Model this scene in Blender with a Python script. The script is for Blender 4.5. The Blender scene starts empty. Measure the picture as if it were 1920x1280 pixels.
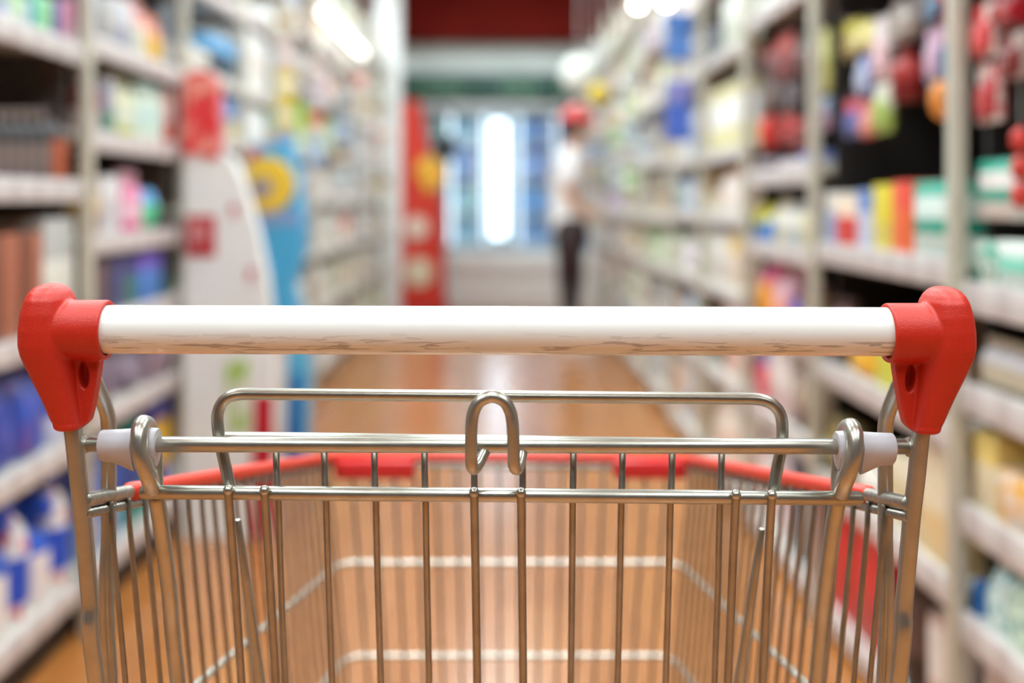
import bpy, bmesh, math, random
from mathutils import Vector, Matrix
random.seed(7)
S = bpy.context.scene
C = S.collection
PI = math.pi

# ------------------------------------------------------------------ camera, exposure
H = 1.08            # eye height of the camera
F = 2000.0          # focal length in pixels of a 1920 px wide frame
VX, VY = 942.0, 375.0
cam = bpy.data.cameras.new('camera')
cam.sensor_width = 36.0
cam.lens = F / 1920 * 36
cam.shift_x = (960 - VX) / 1920
cam.shift_y = (VY - 640) / 1920
cam.clip_start = 0.05
cam.dof.use_dof = True
cam.dof.focus_distance = 0.634
cam.dof.aperture_fstop = 2.6
cam.dof.aperture_blades = 0
camo = bpy.data.objects.new('camera', cam)
C.objects.link(camo)
camo.location = (0, 0, H)
camo.rotation_euler = (PI / 2, 0, 0)
S.camera = camo
S.view_settings.view_transform = 'Standard'
S.view_settings.look = 'None'
S.view_settings.gamma = 1
S.view_settings.use_curve_mapping = False
S.view_settings.exposure = 0.03
S.cycles.use_denoising = True
S.cycles.max_bounces = 8
S.cycles.diffuse_bounces = 4
S.cycles.sample_clamp_indirect = 6
w = bpy.data.worlds.new('world')
S.world = w
w.use_nodes = True
w.node_tree.nodes['Background'].inputs[0].default_value = (1, 0.97, 0.93, 1)
w.node_tree.nodes['Background'].inputs[1].default_value = 0.3
LAMP = 11.5         # strength of the ceiling diffusers


# ------------------------------------------------------------------ helpers
def P(px, py, Y):
    return Vector(((px - VX) * Y / F, Y, H - (py - VY) * Y / F))


def lin(c):
    if isinstance(c, str):
        c = tuple(int(c[i:i + 2], 16) / 255 for i in (0, 2, 4))
    return tuple((v / 12.92 if v <= 0.04045 else ((v + 0.055) / 1.055) ** 2.4) for v in c) + (1,)


def wloc(o):
    v = Vector((0, 0, 0))
    while o is not None:
        v = v + o.location
        o = o.parent
    return v


def obj(name, bm, mat, parent=None, sharp=0.7):
    me = bpy.data.meshes.new(name)
    if parent is not None:
        bmesh.ops.translate(bm, verts=bm.verts, vec=-wloc(parent))
    bmesh.ops.recalc_face_normals(bm, faces=bm.faces)
    bm.to_mesh(me)
    bm.free()
    for p in me.polygons:
        p.use_smooth = True
    me.set_sharp_from_angle(angle=sharp)
    if mat is not None:
        me.materials.append(mat)
    o = bpy.data.objects.new(name, me)
    C.objects.link(o)
    o.parent = parent
    return o


def tag(o, label, cat, group=None, kind=None):
    o['label'] = label
    o['category'] = cat
    if group:
        o['group'] = group
    if kind:
        o['kind'] = kind
    return o


def thing(name, label, cat, loc=(0, 0, 0), group=None):
    o = bpy.data.objects.new(name, None)
    o.empty_display_size = 0.1
    C.objects.link(o)
    o.location = loc
    return tag(o, label, cat, group)


def struct(name, bm, mat, parent=None):
    o = obj(name, bm, mat, parent)
    if parent is None:
        o['kind'] = 'structure'
    return o


def box(bm, a, b, bevel=0.0, seg=2):
    a, b = Vector(a), Vector(b)
    m = Matrix.Translation((a + b) / 2) @ Matrix.Diagonal((abs(b.x - a.x), abs(b.y - a.y), abs(b.z - a.z), 1))
    r = bmesh.ops.create_cube(bm, size=1, matrix=m)
    if bevel:
        ed = list({e for v in r['verts'] for e in v.link_edges})
        bmesh.ops.bevel(bm, geom=ed, offset=bevel, segments=seg, affect='EDGES', profile=0.5)
    return bm


def catmull(pts, n):
    out = []
    k = len(pts)
    for i in range(k - 1):
        p0, p1, p2, p3 = pts[max(i - 1, 0)], pts[i], pts[i + 1], pts[min(i + 2, k - 1)]
        for j in range(n):
            t = j / n
            out.append(0.5 * ((2 * p1) + (p2 - p0) * t + (2 * p0 - 5 * p1 + 4 * p2 - p3) * t * t
                              + (3 * p1 - p0 - 3 * p2 + p3) * t ** 3))
    out.append(pts[-1])
    return out


def tube(bm, pts, r, seg=14, n=0, cap=True, dome=0.35):
    pts = [Vector(p) for p in pts]
    if n:
        pts = catmull(pts, n)
    rr = [r] * len(pts) if not isinstance(r, (list, tuple)) else list(r)
    if cap:
        d0 = (pts[0] - pts[1]).normalized()
        d1 = (pts[-1] - pts[-2]).normalized()
        pts = [pts[0] + d0 * rr[0] * dome] + pts + [pts[-1] + d1 * rr[-1] * dome]
        rr = [rr[0] * 0.72] + rr + [rr[-1] * 0.72]
    t = (pts[1] - pts[0]).normalized()
    u = t.cross(Vector((0, 0, 1)))
    if u.length < 0.1:
        u = t.cross(Vector((1, 0, 0)))
    u.normalize()
    rings = []
    for i, p in enumerate(pts):
        if i == 0:
            tt = t
        elif i == len(pts) - 1:
            tt = (pts[i] - pts[i - 1]).normalized()
        else:
            tt = ((pts[i] - pts[i - 1]).normalized() + (pts[i + 1] - pts[i]).normalized())
            tt = tt.normalized() if tt.length > 1e-6 else t
        u = (u - tt * u.dot(tt)).normalized()
        v = tt.cross(u)
        rings.append([bm.verts.new(p + (u * math.cos(a) + v * math.sin(a)) * rr[i])
                      for a in (2 * PI * k / seg for k in range(seg))])
    for a, b in zip(rings, rings[1:]):
        for k in range(seg):
            bm.faces.new((a[k], a[(k + 1) % seg], b[(k + 1) % seg], b[k]))
    bm.faces.new(rings[0][::-1])
    bm.faces.new(rings[-1])
    return bm


def loft(bm, rings, close=True):
    vs = [[bm.verts.new(p) for p in r] for r in rings]
    n = len(vs[0])
    for a, b in zip(vs, vs[1:]):
        for k in range(n):
            bm.faces.new((a[k], a[(k + 1) % n], b[(k + 1) % n], b[k]))
    if close:
        bm.faces.new(vs[0][::-1])
        bm.faces.new(vs[-1])
    return bm


def lathe(bm, prof, seg=20, c=(0, 0, 0), axis='z'):
    rings = []
    for r, z in prof:
        ring = []
        for k in range(seg):
            a = 2 * PI * k / seg
            if axis == 'z':
                ring.append(Vector((c[0] + r * math.cos(a), c[1] + r * math.sin(a), c[2] + z)))
            elif axis == 'x':
                ring.append(Vector((c[0] + z, c[1] + r * math.cos(a), c[2] + r * math.sin(a))))
            else:
                ring.append(Vector((c[0] + r * math.cos(a), c[1] + z, c[2] + r * math.sin(a))))
        rings.append(ring)
    return loft(bm, rings)


def prism(bm, poly, d):
    """poly: world points of the front face; d: Vector of the extrusion"""
    a = [bm.verts.new(Vector(p)) for p in poly]
    b = [bm.verts.new(Vector(p) + Vector(d)) for p in poly]
    n = len(a)
    bm.faces.new(a)
    bm.faces.new(b[::-1])
    for k in range(n):
        bm.faces.new((a[k], b[k], b[(k + 1) % n], a[(k + 1) % n]))
    return bm


NB = bmesh.new


# ------------------------------------------------------------------ materials
def mat(name, col, rough=0.5, metal=0.0, spec=0.5, coat=0.0, emit=None, es=0.0):
    m = bpy.data.materials.new(name)
    m.use_nodes = True
    b = m.node_tree.nodes['Principled BSDF']
    b.inputs['Base Color'].default_value = lin(col)
    b.inputs['Roughness'].default_value = rough
    b.inputs['Metallic'].default_value = metal
    b.inputs['Specular IOR Level'].default_value = spec
    b.inputs['Coat Weight'].default_value = coat
    b.inputs['Coat Roughness'].default_value = 0.05
    if emit:
        b.inputs['Emission Color'].default_value = lin(emit)
        b.inputs['Emission Strength'].default_value = es
    return m


def nd(m, t, **kw):
    n = m.node_tree.nodes.new(t)
    for k, v in kw.items():
        setattr(n, k, v)
    return n


def lk(m, a, b):
    m.node_tree.links.new(a, b)


def ramp(m, fac, stops):
    r = nd(m, 'ShaderNodeValToRGB')
    while len(r.color_ramp.elements) < len(stops):
        r.color_ramp.elements.new(0.5)
    for e, (p, c) in zip(r.color_ramp.elements, stops):
        e.position = p
        e.color = c
    lk(m, fac, r.inputs[0])
    return r.outputs[0]


def mixc(m, fac, a, b):
    n = nd(m, 'ShaderNodeMix', data_type='RGBA')
    lk(m, fac, n.inputs[0])
    for s, v in ((6, a), (7, b)):
        if isinstance(v, tuple):
            n.inputs[s].default_value = v
        else:
            lk(m, v, n.inputs[s])
    return n.outputs[2]


def math_(m, op, a, b=None, c=None):
    n = nd(m, 'ShaderNodeMath', operation=op)
    for i, v in enumerate((a, b, c)):
        if v is None:
            continue
        if isinstance(v, (int, float)):
            n.inputs[i].default_value = v
        else:
            lk(m, v, n.inputs[i])
    return n.outputs[0]


def bsdf(m):
    return m.node_tree.nodes['Principled BSDF']


def noisy(name, col, col2, scale, rough=0.5, metal=0.0, vec=(1, 1, 1), lo=0.4, hi=0.65, bump=0.0, **kw):
    m = mat(name, col, rough, metal, **kw)
    tc = nd(m, 'ShaderNodeTexCoord')
    mp = nd(m, 'ShaderNodeMapping')
    mp.inputs['Scale'].default_value = vec
    lk(m, tc.outputs['Object'], mp.inputs[0])
    no = nd(m, 'ShaderNodeTexNoise')
    no.inputs['Scale'].default_value = scale
    no.inputs['Detail'].default_value = 4
    lk(m, mp.outputs[0], no.inputs[0])
    out = ramp(m, no.outputs[0], [(lo, lin(col)), (hi, lin(col2))])
    lk(m, out, bsdf(m).inputs['Base Color'])
    if bump:
        bp = nd(m, 'ShaderNodeBump')
        bp.inputs['Strength'].default_value = bump
        bp.inputs['Distance'].default_value = 0.002
        lk(m, no.outputs[0], bp.inputs['Height'])
        lk(m, bp.outputs[0], bsdf(m).inputs['Normal'])
    return m


M = {}
M['zinc'] = noisy('zinc_wire', 'c4c2b8', 'b9b6ab', 60, 0.30, 0.88)
M['zinc2'] = noisy('zinc_weld', 'bab6ac', 'a29e95', 240, 0.36, 0.85, bump=0.12)
M['wire'] = noisy('zinc_thin_wire', 'a8a297', '9b958a', 60, 0.34, 0.88)
M['band'] = noisy('zinc_lit_band_wire', 'e6e2d6', 'dad5c8', 60, 0.36, 0.7)  # paler copy of the wire zinc, overhead light put into its colour
M['red'] = noisy('red_grip_plastic', 'cc2c18', 'c62816', 900, 0.42, bump=0.15)
M['rim'] = mat('red_rim_plastic', 'dc3a22', 0.35)
M['bush'] = mat('grey_white_plastic', 'c9c6cc', 0.42)
M['dark'] = mat('black_rubber', '1b1a1a', 0.6)
M['wheel'] = mat('grey_rubber', '55555a', 0.6)

# white handle: worn streaks along the tube
m = mat('white_handle_plastic', 'f4f4f0', 0.14, coat=0.3)
tc = nd(m, 'ShaderNodeTexCoord')
mp = nd(m, 'ShaderNodeMapping')
mp.inputs['Scale'].default_value = (38, 300, 420)
lk(m, tc.outputs['Object'], mp.inputs[0])
no = nd(m, 'ShaderNodeTexNoise')
no.inputs['Scale'].default_value = 1.0
no.inputs['Detail'].default_value = 3
no.inputs['Distortion'].default_value = 0.6
lk(m, mp.outputs[0], no.inputs[0])
mk = ramp(m, no.outputs[0], [(0.565, (0, 0, 0, 1)), (0.60, (1, 1, 1, 1))])
sx = nd(m, 'ShaderNodeSeparateXYZ')
lk(m, tc.outputs['Object'], sx.inputs[0])
zz = math_(m, 'MULTIPLY_ADD', sx.outputs[2], -130.0, 0.12)
zc = nd(m, 'ShaderNodeClamp')
lk(m, zz, zc.inputs[0])
fac = math_(m, 'MULTIPLY', mk, zc.outputs[0])
fac = math_(m, 'MULTIPLY', fac, 0.62)
lk(m, mixc(m, fac, lin('f4f4f0'), lin('8f8783')), bsdf(m).inputs['Base Color'])
lk(m, math_(m, 'MULTIPLY_ADD', fac, 0.4, 0.14), bsdf(m).inputs['Roughness'])
M['handle'] = m

# orange timber-look floor, glossy
m = mat('orange_wood_floor', 'c9803f', 0.27)
tc = nd(m, 'ShaderNodeTexCoord')
br = nd(m, 'ShaderNodeTexBrick')
br.offset = 0.37
br.inputs['Scale'].default_value = 1.0
br.inputs['Brick Width'].default_value = 1.2
br.inputs['Row Height'].default_value = 0.18
br.inputs['Mortar Size'].default_value = 0.0015
br.inputs['Color1'].default_value = lin('cc8544')
br.inputs['Color2'].default_value = lin('be773a')
br.inputs['Mortar'].default_value = lin('8f5a2c')
mp = nd(m, 'ShaderNodeMapping')
mp.inputs['Rotation'].default_value = (0, 0, PI / 2)
lk(m, tc.outputs['Object'], mp.inputs[0])
lk(m, mp.outputs[0], br.inputs[0])
no = nd(m, 'ShaderNodeTexNoise')
no.inputs['Scale'].default_value = 3
mp2 = nd(m, 'ShaderNodeMapping')
mp2.inputs['Scale'].default_value = (9, 0.8, 1)
lk(m, tc.outputs['Object'], mp2.inputs[0])
lk(m, mp2.outputs[0], no.inputs[0])
bsdf(m).inputs['Coat Weight'].default_value = 0.55
bsdf(m).inputs['Coat Roughness'].default_value = 0.22
g = ramp(m, no.outputs[0], [(0.35, (0.78, 0.74, 0.7, 1)), (0.7, (1, 1, 1, 1))])
mu = nd(m, 'ShaderNodeMix', data_type='RGBA', blend_type='MULTIPLY')
mu.inputs[0].default_value = 0.7
lk(m, br.outputs[0], mu.inputs[6])
lk(m, g, mu.inputs[7])
lk(m, mu.outputs[2], bsdf(m).inputs['Base Color'])
M['floor'] = m

M['wall_brown'] = noisy('dark_brown_wall_paint', '3a2a22', '33251e', 3, 0.7)
M['wall_taupe'] = noisy('taupe_wall_paint', '8a7c70', '837569', 3, 0.7)
M['wall'] = noisy('pale_wall_paint', 'e4ece8', 'dde5e1', 3, 0.6)
M['ceil'] = noisy('white_ceiling_tile', 'f0efea', 'e6e5e0', 2, 0.7)
M['soffit'] = noisy('dark_red_paint', '6a130b', '621109', 2, 0.85, spec=0.15)
M['shelf'] = noisy('cream_shelf_steel', 'ddd8cd', 'd3cdc2', 6, 0.42)
M['post'] = noisy('beige_post_steel', 'cbc6b5', 'c3bdac', 5, 0.45)
M['panel'] = noisy('shade_brown_back_panel', '1f1612', '17100d', 5, 0.6)  # deep shade inside the near bays, put into the dark brown
M['panelw'] = noisy('cream_back_panel', 'aaa297', '9d958a', 5, 0.55)
M['greypanel'] = noisy('taupe_side_panel', '5a4e46', '51463f', 5, 0.55)
M['white'] = mat('white_enamel', 'f4f4f2', 0.4)
M['black'] = mat('black_plastic', '101012', 0.4)
M['hook'] = mat('chrome_hook', 'b0b0b0', 0.25, 1.0)

# price rail: pale strip carrying paper tickets
m = mat('price_rail_strip', 'd9d0cc', 0.4)
tc = nd(m, 'ShaderNodeTexCoord')
sx = nd(m, 'ShaderNodeSeparateXYZ')
lk(m, tc.outputs['Object'], sx.inputs[0])
fr = math_(m, 'FRACT', math_(m, 'MULTIPLY', sx.outputs[1], 9.0))
on = math_(m, 'GREATER_THAN', fr, 0.45)
lk(m, mixc(m, on, lin('c6bcba'), lin('d6cfcc')), bsdf(m).inputs['Base Color'])
M['rail'] = m

# glass of the freezer doors
m = bpy.data.materials.new('freezer_glass')
m.use_nodes = True
nt = m.node_tree
nt.nodes.clear()
o_ = nd(m, 'ShaderNodeOutputMaterial')
mx = nd(m, 'ShaderNodeMixShader')
fr = nd(m, 'ShaderNodeFresnel')
tr = nd(m, 'ShaderNodeBsdfTransparent')
gl = nd(m, 'ShaderNodeBsdfGlossy')
tr.inputs[0].default_value = (0.93, 0.98, 0.98, 1)
gl.inputs['Roughness'].default_value = 0.05
lk(m, fr.outputs[0], mx.inputs[0])
lk(m, tr.outputs[0], mx.inputs[1])
lk(m, gl.outputs[0], mx.inputs[2])
lk(m, mx.outputs[0], o_.inputs[0])
M['glass'] = m


def emis(name, col, s):
    return mat(name, col, 0.5, emit=col, es=s)


M['lamp'] = emis('ceiling_diffuser', 'e8f6fa', LAMP)
M['tube'] = emis('fluorescent_tube', 'fffaf2', 4.0)
M['ftube'] = emis('freezer_tube', 'e6f2ff', 3.0)
M['spot'] = emis('spot_lamp_face', 'fff4e6', 25.0)

_pm = {}


def pm(c1, c2=None, pat=0, rough=0.4):
    """printed packaging: two colours laid out by a print pattern"""
    key = (c1, c2, pat, rough)
    if key in _pm:
        return _pm[key]
    m = mat('packaging_print', c1, rough)
    if c2:
        tc = nd(m, 'ShaderNodeTexCoord')
        sx = nd(m, 'ShaderNodeSeparateXYZ')
        lk(m, tc.outputs['Generated'], sx.inputs[0])
        z, y = sx.outputs[2], sx.outputs[1]
        if pat == 1:      # middle band
            f = math_(m, 'LESS_THAN', math_(m, 'ABSOLUTE', math_(m, 'SUBTRACT', z, 0.5)), 0.17)
        elif pat == 2:    # lower half
            f = math_(m, 'LESS_THAN', z, 0.42)
        elif pat == 3:    # vertical half
            f = math_(m, 'LESS_THAN', y, 0.5)
        elif pat == 4:    # blobs
            no = nd(m, 'ShaderNodeTexNoise')
            no.inputs['Scale'].default_value = 3.2
            no.inputs['Detail'].default_value = 1
            lk(m, tc.outputs['Generated'], no.inputs[0])
            f = math_(m, 'GREATER_THAN', no.outputs[0], 0.55)
        elif pat == 5:    # top third
            f = math_(m, 'GREATER_THAN', z, 0.62)
        else:             # two bands
            f = math_(m, 'GREATER_THAN', math_(m, 'FRACT', math_(m, 'MULTIPLY', z, 2.0)), 0.62)
        lk(m, mixc(m, f, lin(c1), lin(c2)), bsdf(m).inputs['Base Color'])
    _pm[key] = m
    return m


# ------------------------------------------------------------------ unit product shapes (base at z=0, 1x1x1)
def unit(bm, name):
    me = bpy.data.meshes.new(name)
    bmesh.ops.recalc_face_normals(bm, faces=bm.faces)
    bm.to_mesh(me)
    bm.free()
    for p in me.polygons:
        p.use_smooth = True
    me.set_sharp_from_angle(angle=0.7)
    me.materials.append(None)
    return me


U = {}
U['carton'] = {'body': unit(box(NB(), (-.5, -.5, 0), (.5, .5, 1), 0.025), 'carton'),
               'label': unit(box(NB(), (-.51, -.505, .3), (.51, .505, .66), 0.01), 'label')}
U['bottle'] = {'body': unit(lathe(NB(), [(.40, 0), (.47, .02), (.5, .06), (.5, .55), (.46, .66), (.34, .76), (.21, .8), (.2, .86)]), 'bottle'),
               'cap': unit(lathe(NB(), [(.25, .84), (.27, .86), (.27, .98), (.23, 1)]), 'cap'),
               'label': unit(lathe(NB(), [(.505, .15), (.515, .16), (.515, .5), (.505, .51)]), 'label')}
U['jar'] = {'body': unit(lathe(NB(), [(.42, 0), (.49, .03), (.5, .1), (.5, .68), (.44, .78), (.42, .8)]), 'jar'),
            'lid': unit(lathe(NB(), [(.45, .78), (.47, .8), (.47, .97), (.43, 1)]), 'lid'),
            'label': unit(lathe(NB(), [(.505, .2), (.515, .21), (.515, .6), (.505, .61)]), 'label')}
U['can'] = {'body': unit(lathe(NB(), [(.44, 0), (.48, .015), (.5, .05), (.5, .9), (.46, .93), (.46, .95)]), 'can'),
            'lid': unit(lathe(NB(), [(.47, .93), (.49, .94), (.49, .99), (.45, 1), (.44, .975), (.1, .975)]), 'lid')}
b_ = lathe(NB(), [(.42, 0), (.49, .03), (.5, .08), (.5, .48), (.4, .62), (.2, .7), (.18, .78)])
U['spray_bottle'] = {'body': unit(b_, 'spray_bottle'),
                     'trigger_head': unit(box(box(NB(), (-.3, -.17, .78), (.55, .17, .98), 0.05), (.15, -.1, .6), (.28, .1, .82), 0.03), 'trigger_head')}


def pouch_bm():
    bm = NB()
    rings = []
    for k, z in enumerate((0, .03, .1, .3, .5, .7, .86, .94, 1)):
        th = (.34, .42, .5, .5, .48, .4, .2, .05, .04)[k]
        wd = (.44, .47, .49, .48, .47, .47, .48, .5, .5)[k]
        rings.append([Vector((th * math.copysign(abs(math.cos(a)) ** .7, math.cos(a)),
                              wd * math.copysign(abs(math.sin(a)) ** .45, math.sin(a)), z))
                      for a in (2 * PI * j / 20 for j in range(20))])
    return loft(bm, rings)


U['pouch'] = {'body': unit(pouch_bm(), 'pouch')}
bb = box(NB(), (-.15, -.5, 0), (.15, .5, 1), 0.02)
U['blister_pack'] = {'body': unit(bb, 'blister_pack'),
                     'bubble': unit(box(NB(), (-.5, -.36, .1), (.5, .36, .66), 0.12, 3), 'bubble')}
U['ball'] = {'body': unit(lathe(NB(), [(.5 * math.sin(PI * k / 12) + 1e-4, .5 - .5 * math.cos(PI * k / 12)) for k in range(13)]), 'ball')}

KINDNAME = {'carton': 'carton', 'bottle': 'bottle', 'jar': 'jar', 'can': 'tin', 'spray_bottle': 'spray bottle', 'pouch': 'pouch',
            'blister_pack': 'hanging pack', 'ball': 'ball'}
ONAME = {'carton': 'carton', 'bottle': 'bottle', 'jar': 'jar', 'can': 'tin_can', 'spray_bottle': 'spray_bottle', 'pouch': 'pouch',
         'blister_pack': 'hanging_pack', 'ball': 'toy_ball'}
CN = {}


def colname(c):
    import colorsys
    if c in CN:
        return CN[c]
    r, g, b = (int(c[i:i + 2], 16) / 255 for i in (0, 2, 4))
    h, s, v = colorsys.rgb_to_hsv(r, g, b)
    h *= 360
    if v < 0.2:
        n = 'black'
    elif s < 0.1:
        n = 'white' if v > 0.84 else ('pale grey' if v > 0.66 else 'grey' if v > .35 else 'charcoal')
    elif s < 0.24 and v > 0.8:
        n = 'cream' if 25 < h < 75 else 'pale pink' if h <= 25 or h > 290 else 'pale green' if h < 170 else 'pale blue'
    else:
        if h < 14 or h > 345:
            n = 'red' if v > .45 and s > .55 else 'pink' if v > .6 else 'dark red'
        elif h < 40:
            n = 'orange' if v > .75 and s > .55 else 'tan' if v > .55 else 'brown'
        elif h < 68:
            n = 'yellow' if v > .7 else 'olive'
        elif h < 150:
            n = 'green'
        elif h < 190:
            n = 'teal'
        elif h < 250:
            n = 'blue' if v > .4 else 'navy'
        elif h < 290:
            n = 'purple'
        else:
            n = 'pink' if v > .7 else 'magenta'
    CN[c] = n
    return n


ROWS = {}


def product(side, rowkey, kind, x, y, z, d, wd, h, c1, c2=None, pat=0, parts=True, c3=None, rz=0.0, tilt=0.0):
    """one product: body mesh at top level, cap / lid / label as its parts"""
    u = U[kind]
    o = bpy.data.objects.new(ONAME[kind], u['body'])
    C.objects.link(o)
    o.location = (x, y, z)
    o.rotation_euler = (tilt, 0, rz + (PI if side > 0 else 0))
    o.scale = (d, wd, h)
    o.material_slots[0].link = 'OBJECT'
    o.material_slots[0].material = pm(c1, c2, pat)
    if parts:
        for pn, me in u.items():
            if pn == 'body' or (pn == 'label' and not c3):
                continue
            p = bpy.data.objects.new(pn, me)
            C.objects.link(p)
            p.parent = o
            p.material_slots[0].link = 'OBJECT'
            p.material_slots[0].material = pm(c3 or c2 or 'f0f0ee') if pn != 'bubble' else pm(c2 or 'e8e8ee', None, 0, .15)
    ROWS.setdefault(rowkey, []).append((y, o, colname(c1), colname(c2) if c2 and pat else None, kind))
    return o


ORD = ['first', 'second', 'third', 'fourth', 'fifth', 'sixth', 'seventh', 'eighth', 'ninth', 'tenth', 'eleventh', 'twelfth',
       'thirteenth', 'fourteenth', 'fifteenth', 'sixteenth', 'seventeenth', 'eighteenth', 'nineteenth', 'twentieth']


# ------------------------------------------------------------------ the room
struct('floor', box(NB(), (-4.5, -3.5, -0.05), (4.5, 11.6, 0)), M['floor'])
struct('ceiling', box(NB(), (-4.5, -3.5, 3.4), (4.5, 11.6, 3.5)), M['ceil'])
struct('wall_left', box(NB(), (-4.6, -3.5, 0), (-4.5, 11.6, 3.4)), M['wall_taupe'])
struct('wall_right', box(NB(), (4.5, -3.5, 0), (4.6, 11.6, 3.4)), M['wall_taupe'])
struct('wall_back', box(NB(), (-4.5, -3.6, 0), (4.5, -3.5, 3.4)), M['wall_brown'])
struct('wall_front', box(NB(), (-4.5, 11.6, 0), (4.5, 11.7, 3.4)), M['wall'])
YF = 10.55           # front of the freezer
struct('trim_1', box(NB(), (-4.5, YF - 0.15, H + (VY - 74) * (YF - .15) / F), (4.5, 11.6, 3.4)), M['soffit'])   # red bulkhead
struct('trim_2', box(NB(), (-4.5, YF + 0.1, 2.30), (4.5, 11.6, H + (VY - 74) * (YF - .15) / F)), M['wall'])     # pale bulkhead
# white column at the end of the left-hand shelving
cx0, cx1 = (711 - VX) * 9.75 / F, (750 - VX) * 9.75 / F
struct('pillar', box(NB(), (cx0 - .05, 9.75, 0), (cx1, 9.97, 3.4), 0.01), M['white'])


def ceiling_light(x, y, lab):
    t = thing('ceiling_light', lab, 'ceiling light', (x, y, 3.4), 'ceiling lights over the aisle')
    bm = NB()
    box(bm, (x - .34, y - .78, 3.36), (x + .34, y + .78, 3.4))
    for s in (-1, 1):
        box(bm, (x + s * .32 - .02, y - .78, 3.32), (x + s * .32 + .02, y + .78, 3.362))
        box(bm, (x - .30, y + s * .77 - .01, 3.32), (x + .30, y + s * .77 + .01, 3.362))
    obj('housing', bm, M['white'], t)
    obj('diffuser', box(NB(), (x - .299, y - .755, 3.335), (x + .299, y + .755, 3.355)), M['lamp'], t)


k = 0
for ri, (x, nm) in enumerate(((-1.75, 'above the pillar-side shelving'), (-0.03, 'above the middle of the aisle'), (1.75, "above the shopper-side shelving"))):
    for j, y in enumerate((-1.4, 0.2, 1.8, 3.4, 5.0, 6.8, 8.6) if ri == 1 else (-1.4, 0.2, 1.8, 3.4, 5.0, 6.8, 8.6)):
        ceiling_light(x, y, 'white recessed ceiling light %s, %s from the back wall' % (nm, ORD[j]))

# ------------------------------------------------------------------ shelving
XL, XR = 1.03, 0.80
DEP = 0.40
BAYL = [(1.05, 1.84), (1.84, 2.63), (2.63, 3.43), (3.43, 4.23), (4.23, 5.03), (5.03, 5.83), (5.83, 6.63), (6.63, 7.43), (7.43, 8.23),
        (8.23, 8.98), (8.98, 9.72)]
BAYR = [(1.05, 1.865), (1.865, 2.72), (2.72, 3.49), (3.49, 4.28), (4.28, 5.08), (5.08, 5.88), (5.88, 6.68), (6.68, 7.48), (7.48, 8.25),
        (8.25, 9.0), (9.0, 9.72)]
farL = [0.10, .45, .76, 1.05, 1.34, 1.63, 1.92, 2.2]
farR = [0.07, .40, .71, .96, 1.25, 1.56, 1.86, 2.16]
# heights of the underside of each price rail
ZL = [[.10, .45, .73, 1.075, 1.41, 1.72], [.10, .45, .73, 1.075, 1.41, 1.72], [.10, .485, .73, .94, 1.205, 1.445, 1.75]] + \
     [[.10, .45, .73, 1.0, 1.27, 1.49, 1.78], [.10, .45, .76, 1.02, 1.25, 1.49, 1.80, 2.1], [.10, .45, .76, 1.02, 1.30, 1.62, 1.92, 2.2]] + [farL[:] for _ in range(5)]
ZR = [[.07, .31, .50, .71, .885, 1.72], [.03, .345, .625, .92, 1.70], [.03, .39, .66, .90, 1.12, 1.62]] + [[.05, .40, .72, .985, 1.22, 1.58, 1.88], [.05, .40, .72, .985, 1.22, 1.58, 1.88, 2.16]] + [farR[:] for _ in range(6)]
SIDE = {-1: 'pillar', 1: 'shopper'}


def shelf_unit(side, bi, y0, y1, zs, top):
    X = XL if side < 0 else XR
    s = side
    t = thing('shelf_unit', 'cream steel shelving bay, %s bay along the %s side of the aisle' % (ORD[bi], SIDE[side]), 'shelving',
              (s * (X + .2), (y0 + y1) / 2, 0), 'shelving bays on the %s side' % SIDE[side])
    a, b = y0 + .038, y1 - .001
    far = bi >= 3
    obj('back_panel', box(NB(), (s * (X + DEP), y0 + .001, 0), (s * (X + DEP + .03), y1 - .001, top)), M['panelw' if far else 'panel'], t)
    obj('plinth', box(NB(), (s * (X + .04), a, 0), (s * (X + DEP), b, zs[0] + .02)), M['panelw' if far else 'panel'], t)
    obj('post', box(NB(), (s * (X - .012), y0 + .003, 0), (s * (X + .016), y0 + .034, top), 0.004), M['post'], t)
    bm = NB()
    box(bm, (s * (X + .055), y0 + .008, zs[0]), (s * (X + DEP), y0 + .024, top))
    if bi < 4:
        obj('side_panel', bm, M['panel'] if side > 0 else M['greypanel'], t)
    else:
        bm.free()
    for z in zs:
        sh = obj('shelf', box(NB(), (s * (X + .006), a, z + .03), (s * (X + DEP), b, z + .05), 0.003), M['shelf'], t)
        obj('price_rail', box(NB(), (s * X, a, z), (s * (X + .012), b, z + (.055 if bi < 3 else .036)), 0.003), M['rail'], sh)
    if bi >= 10:
        obj('end_panel', box(NB(), (s * (X + .0), y1 - .02, 0), (s * (X + DEP + .03), y1, top)), M['white'], t)
    return t


for bi, (y0, y1) in enumerate(BAYL):
    shelf_unit(-1, bi, y0, y1, ZL[bi], 2.1 if bi < 4 else 2.5)
for bi, (y0, y1) in enumerate(BAYR):
    shelf_unit(1, bi, y0, y1, ZR[bi], 2.1 if bi < 4 else 2.5)


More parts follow.
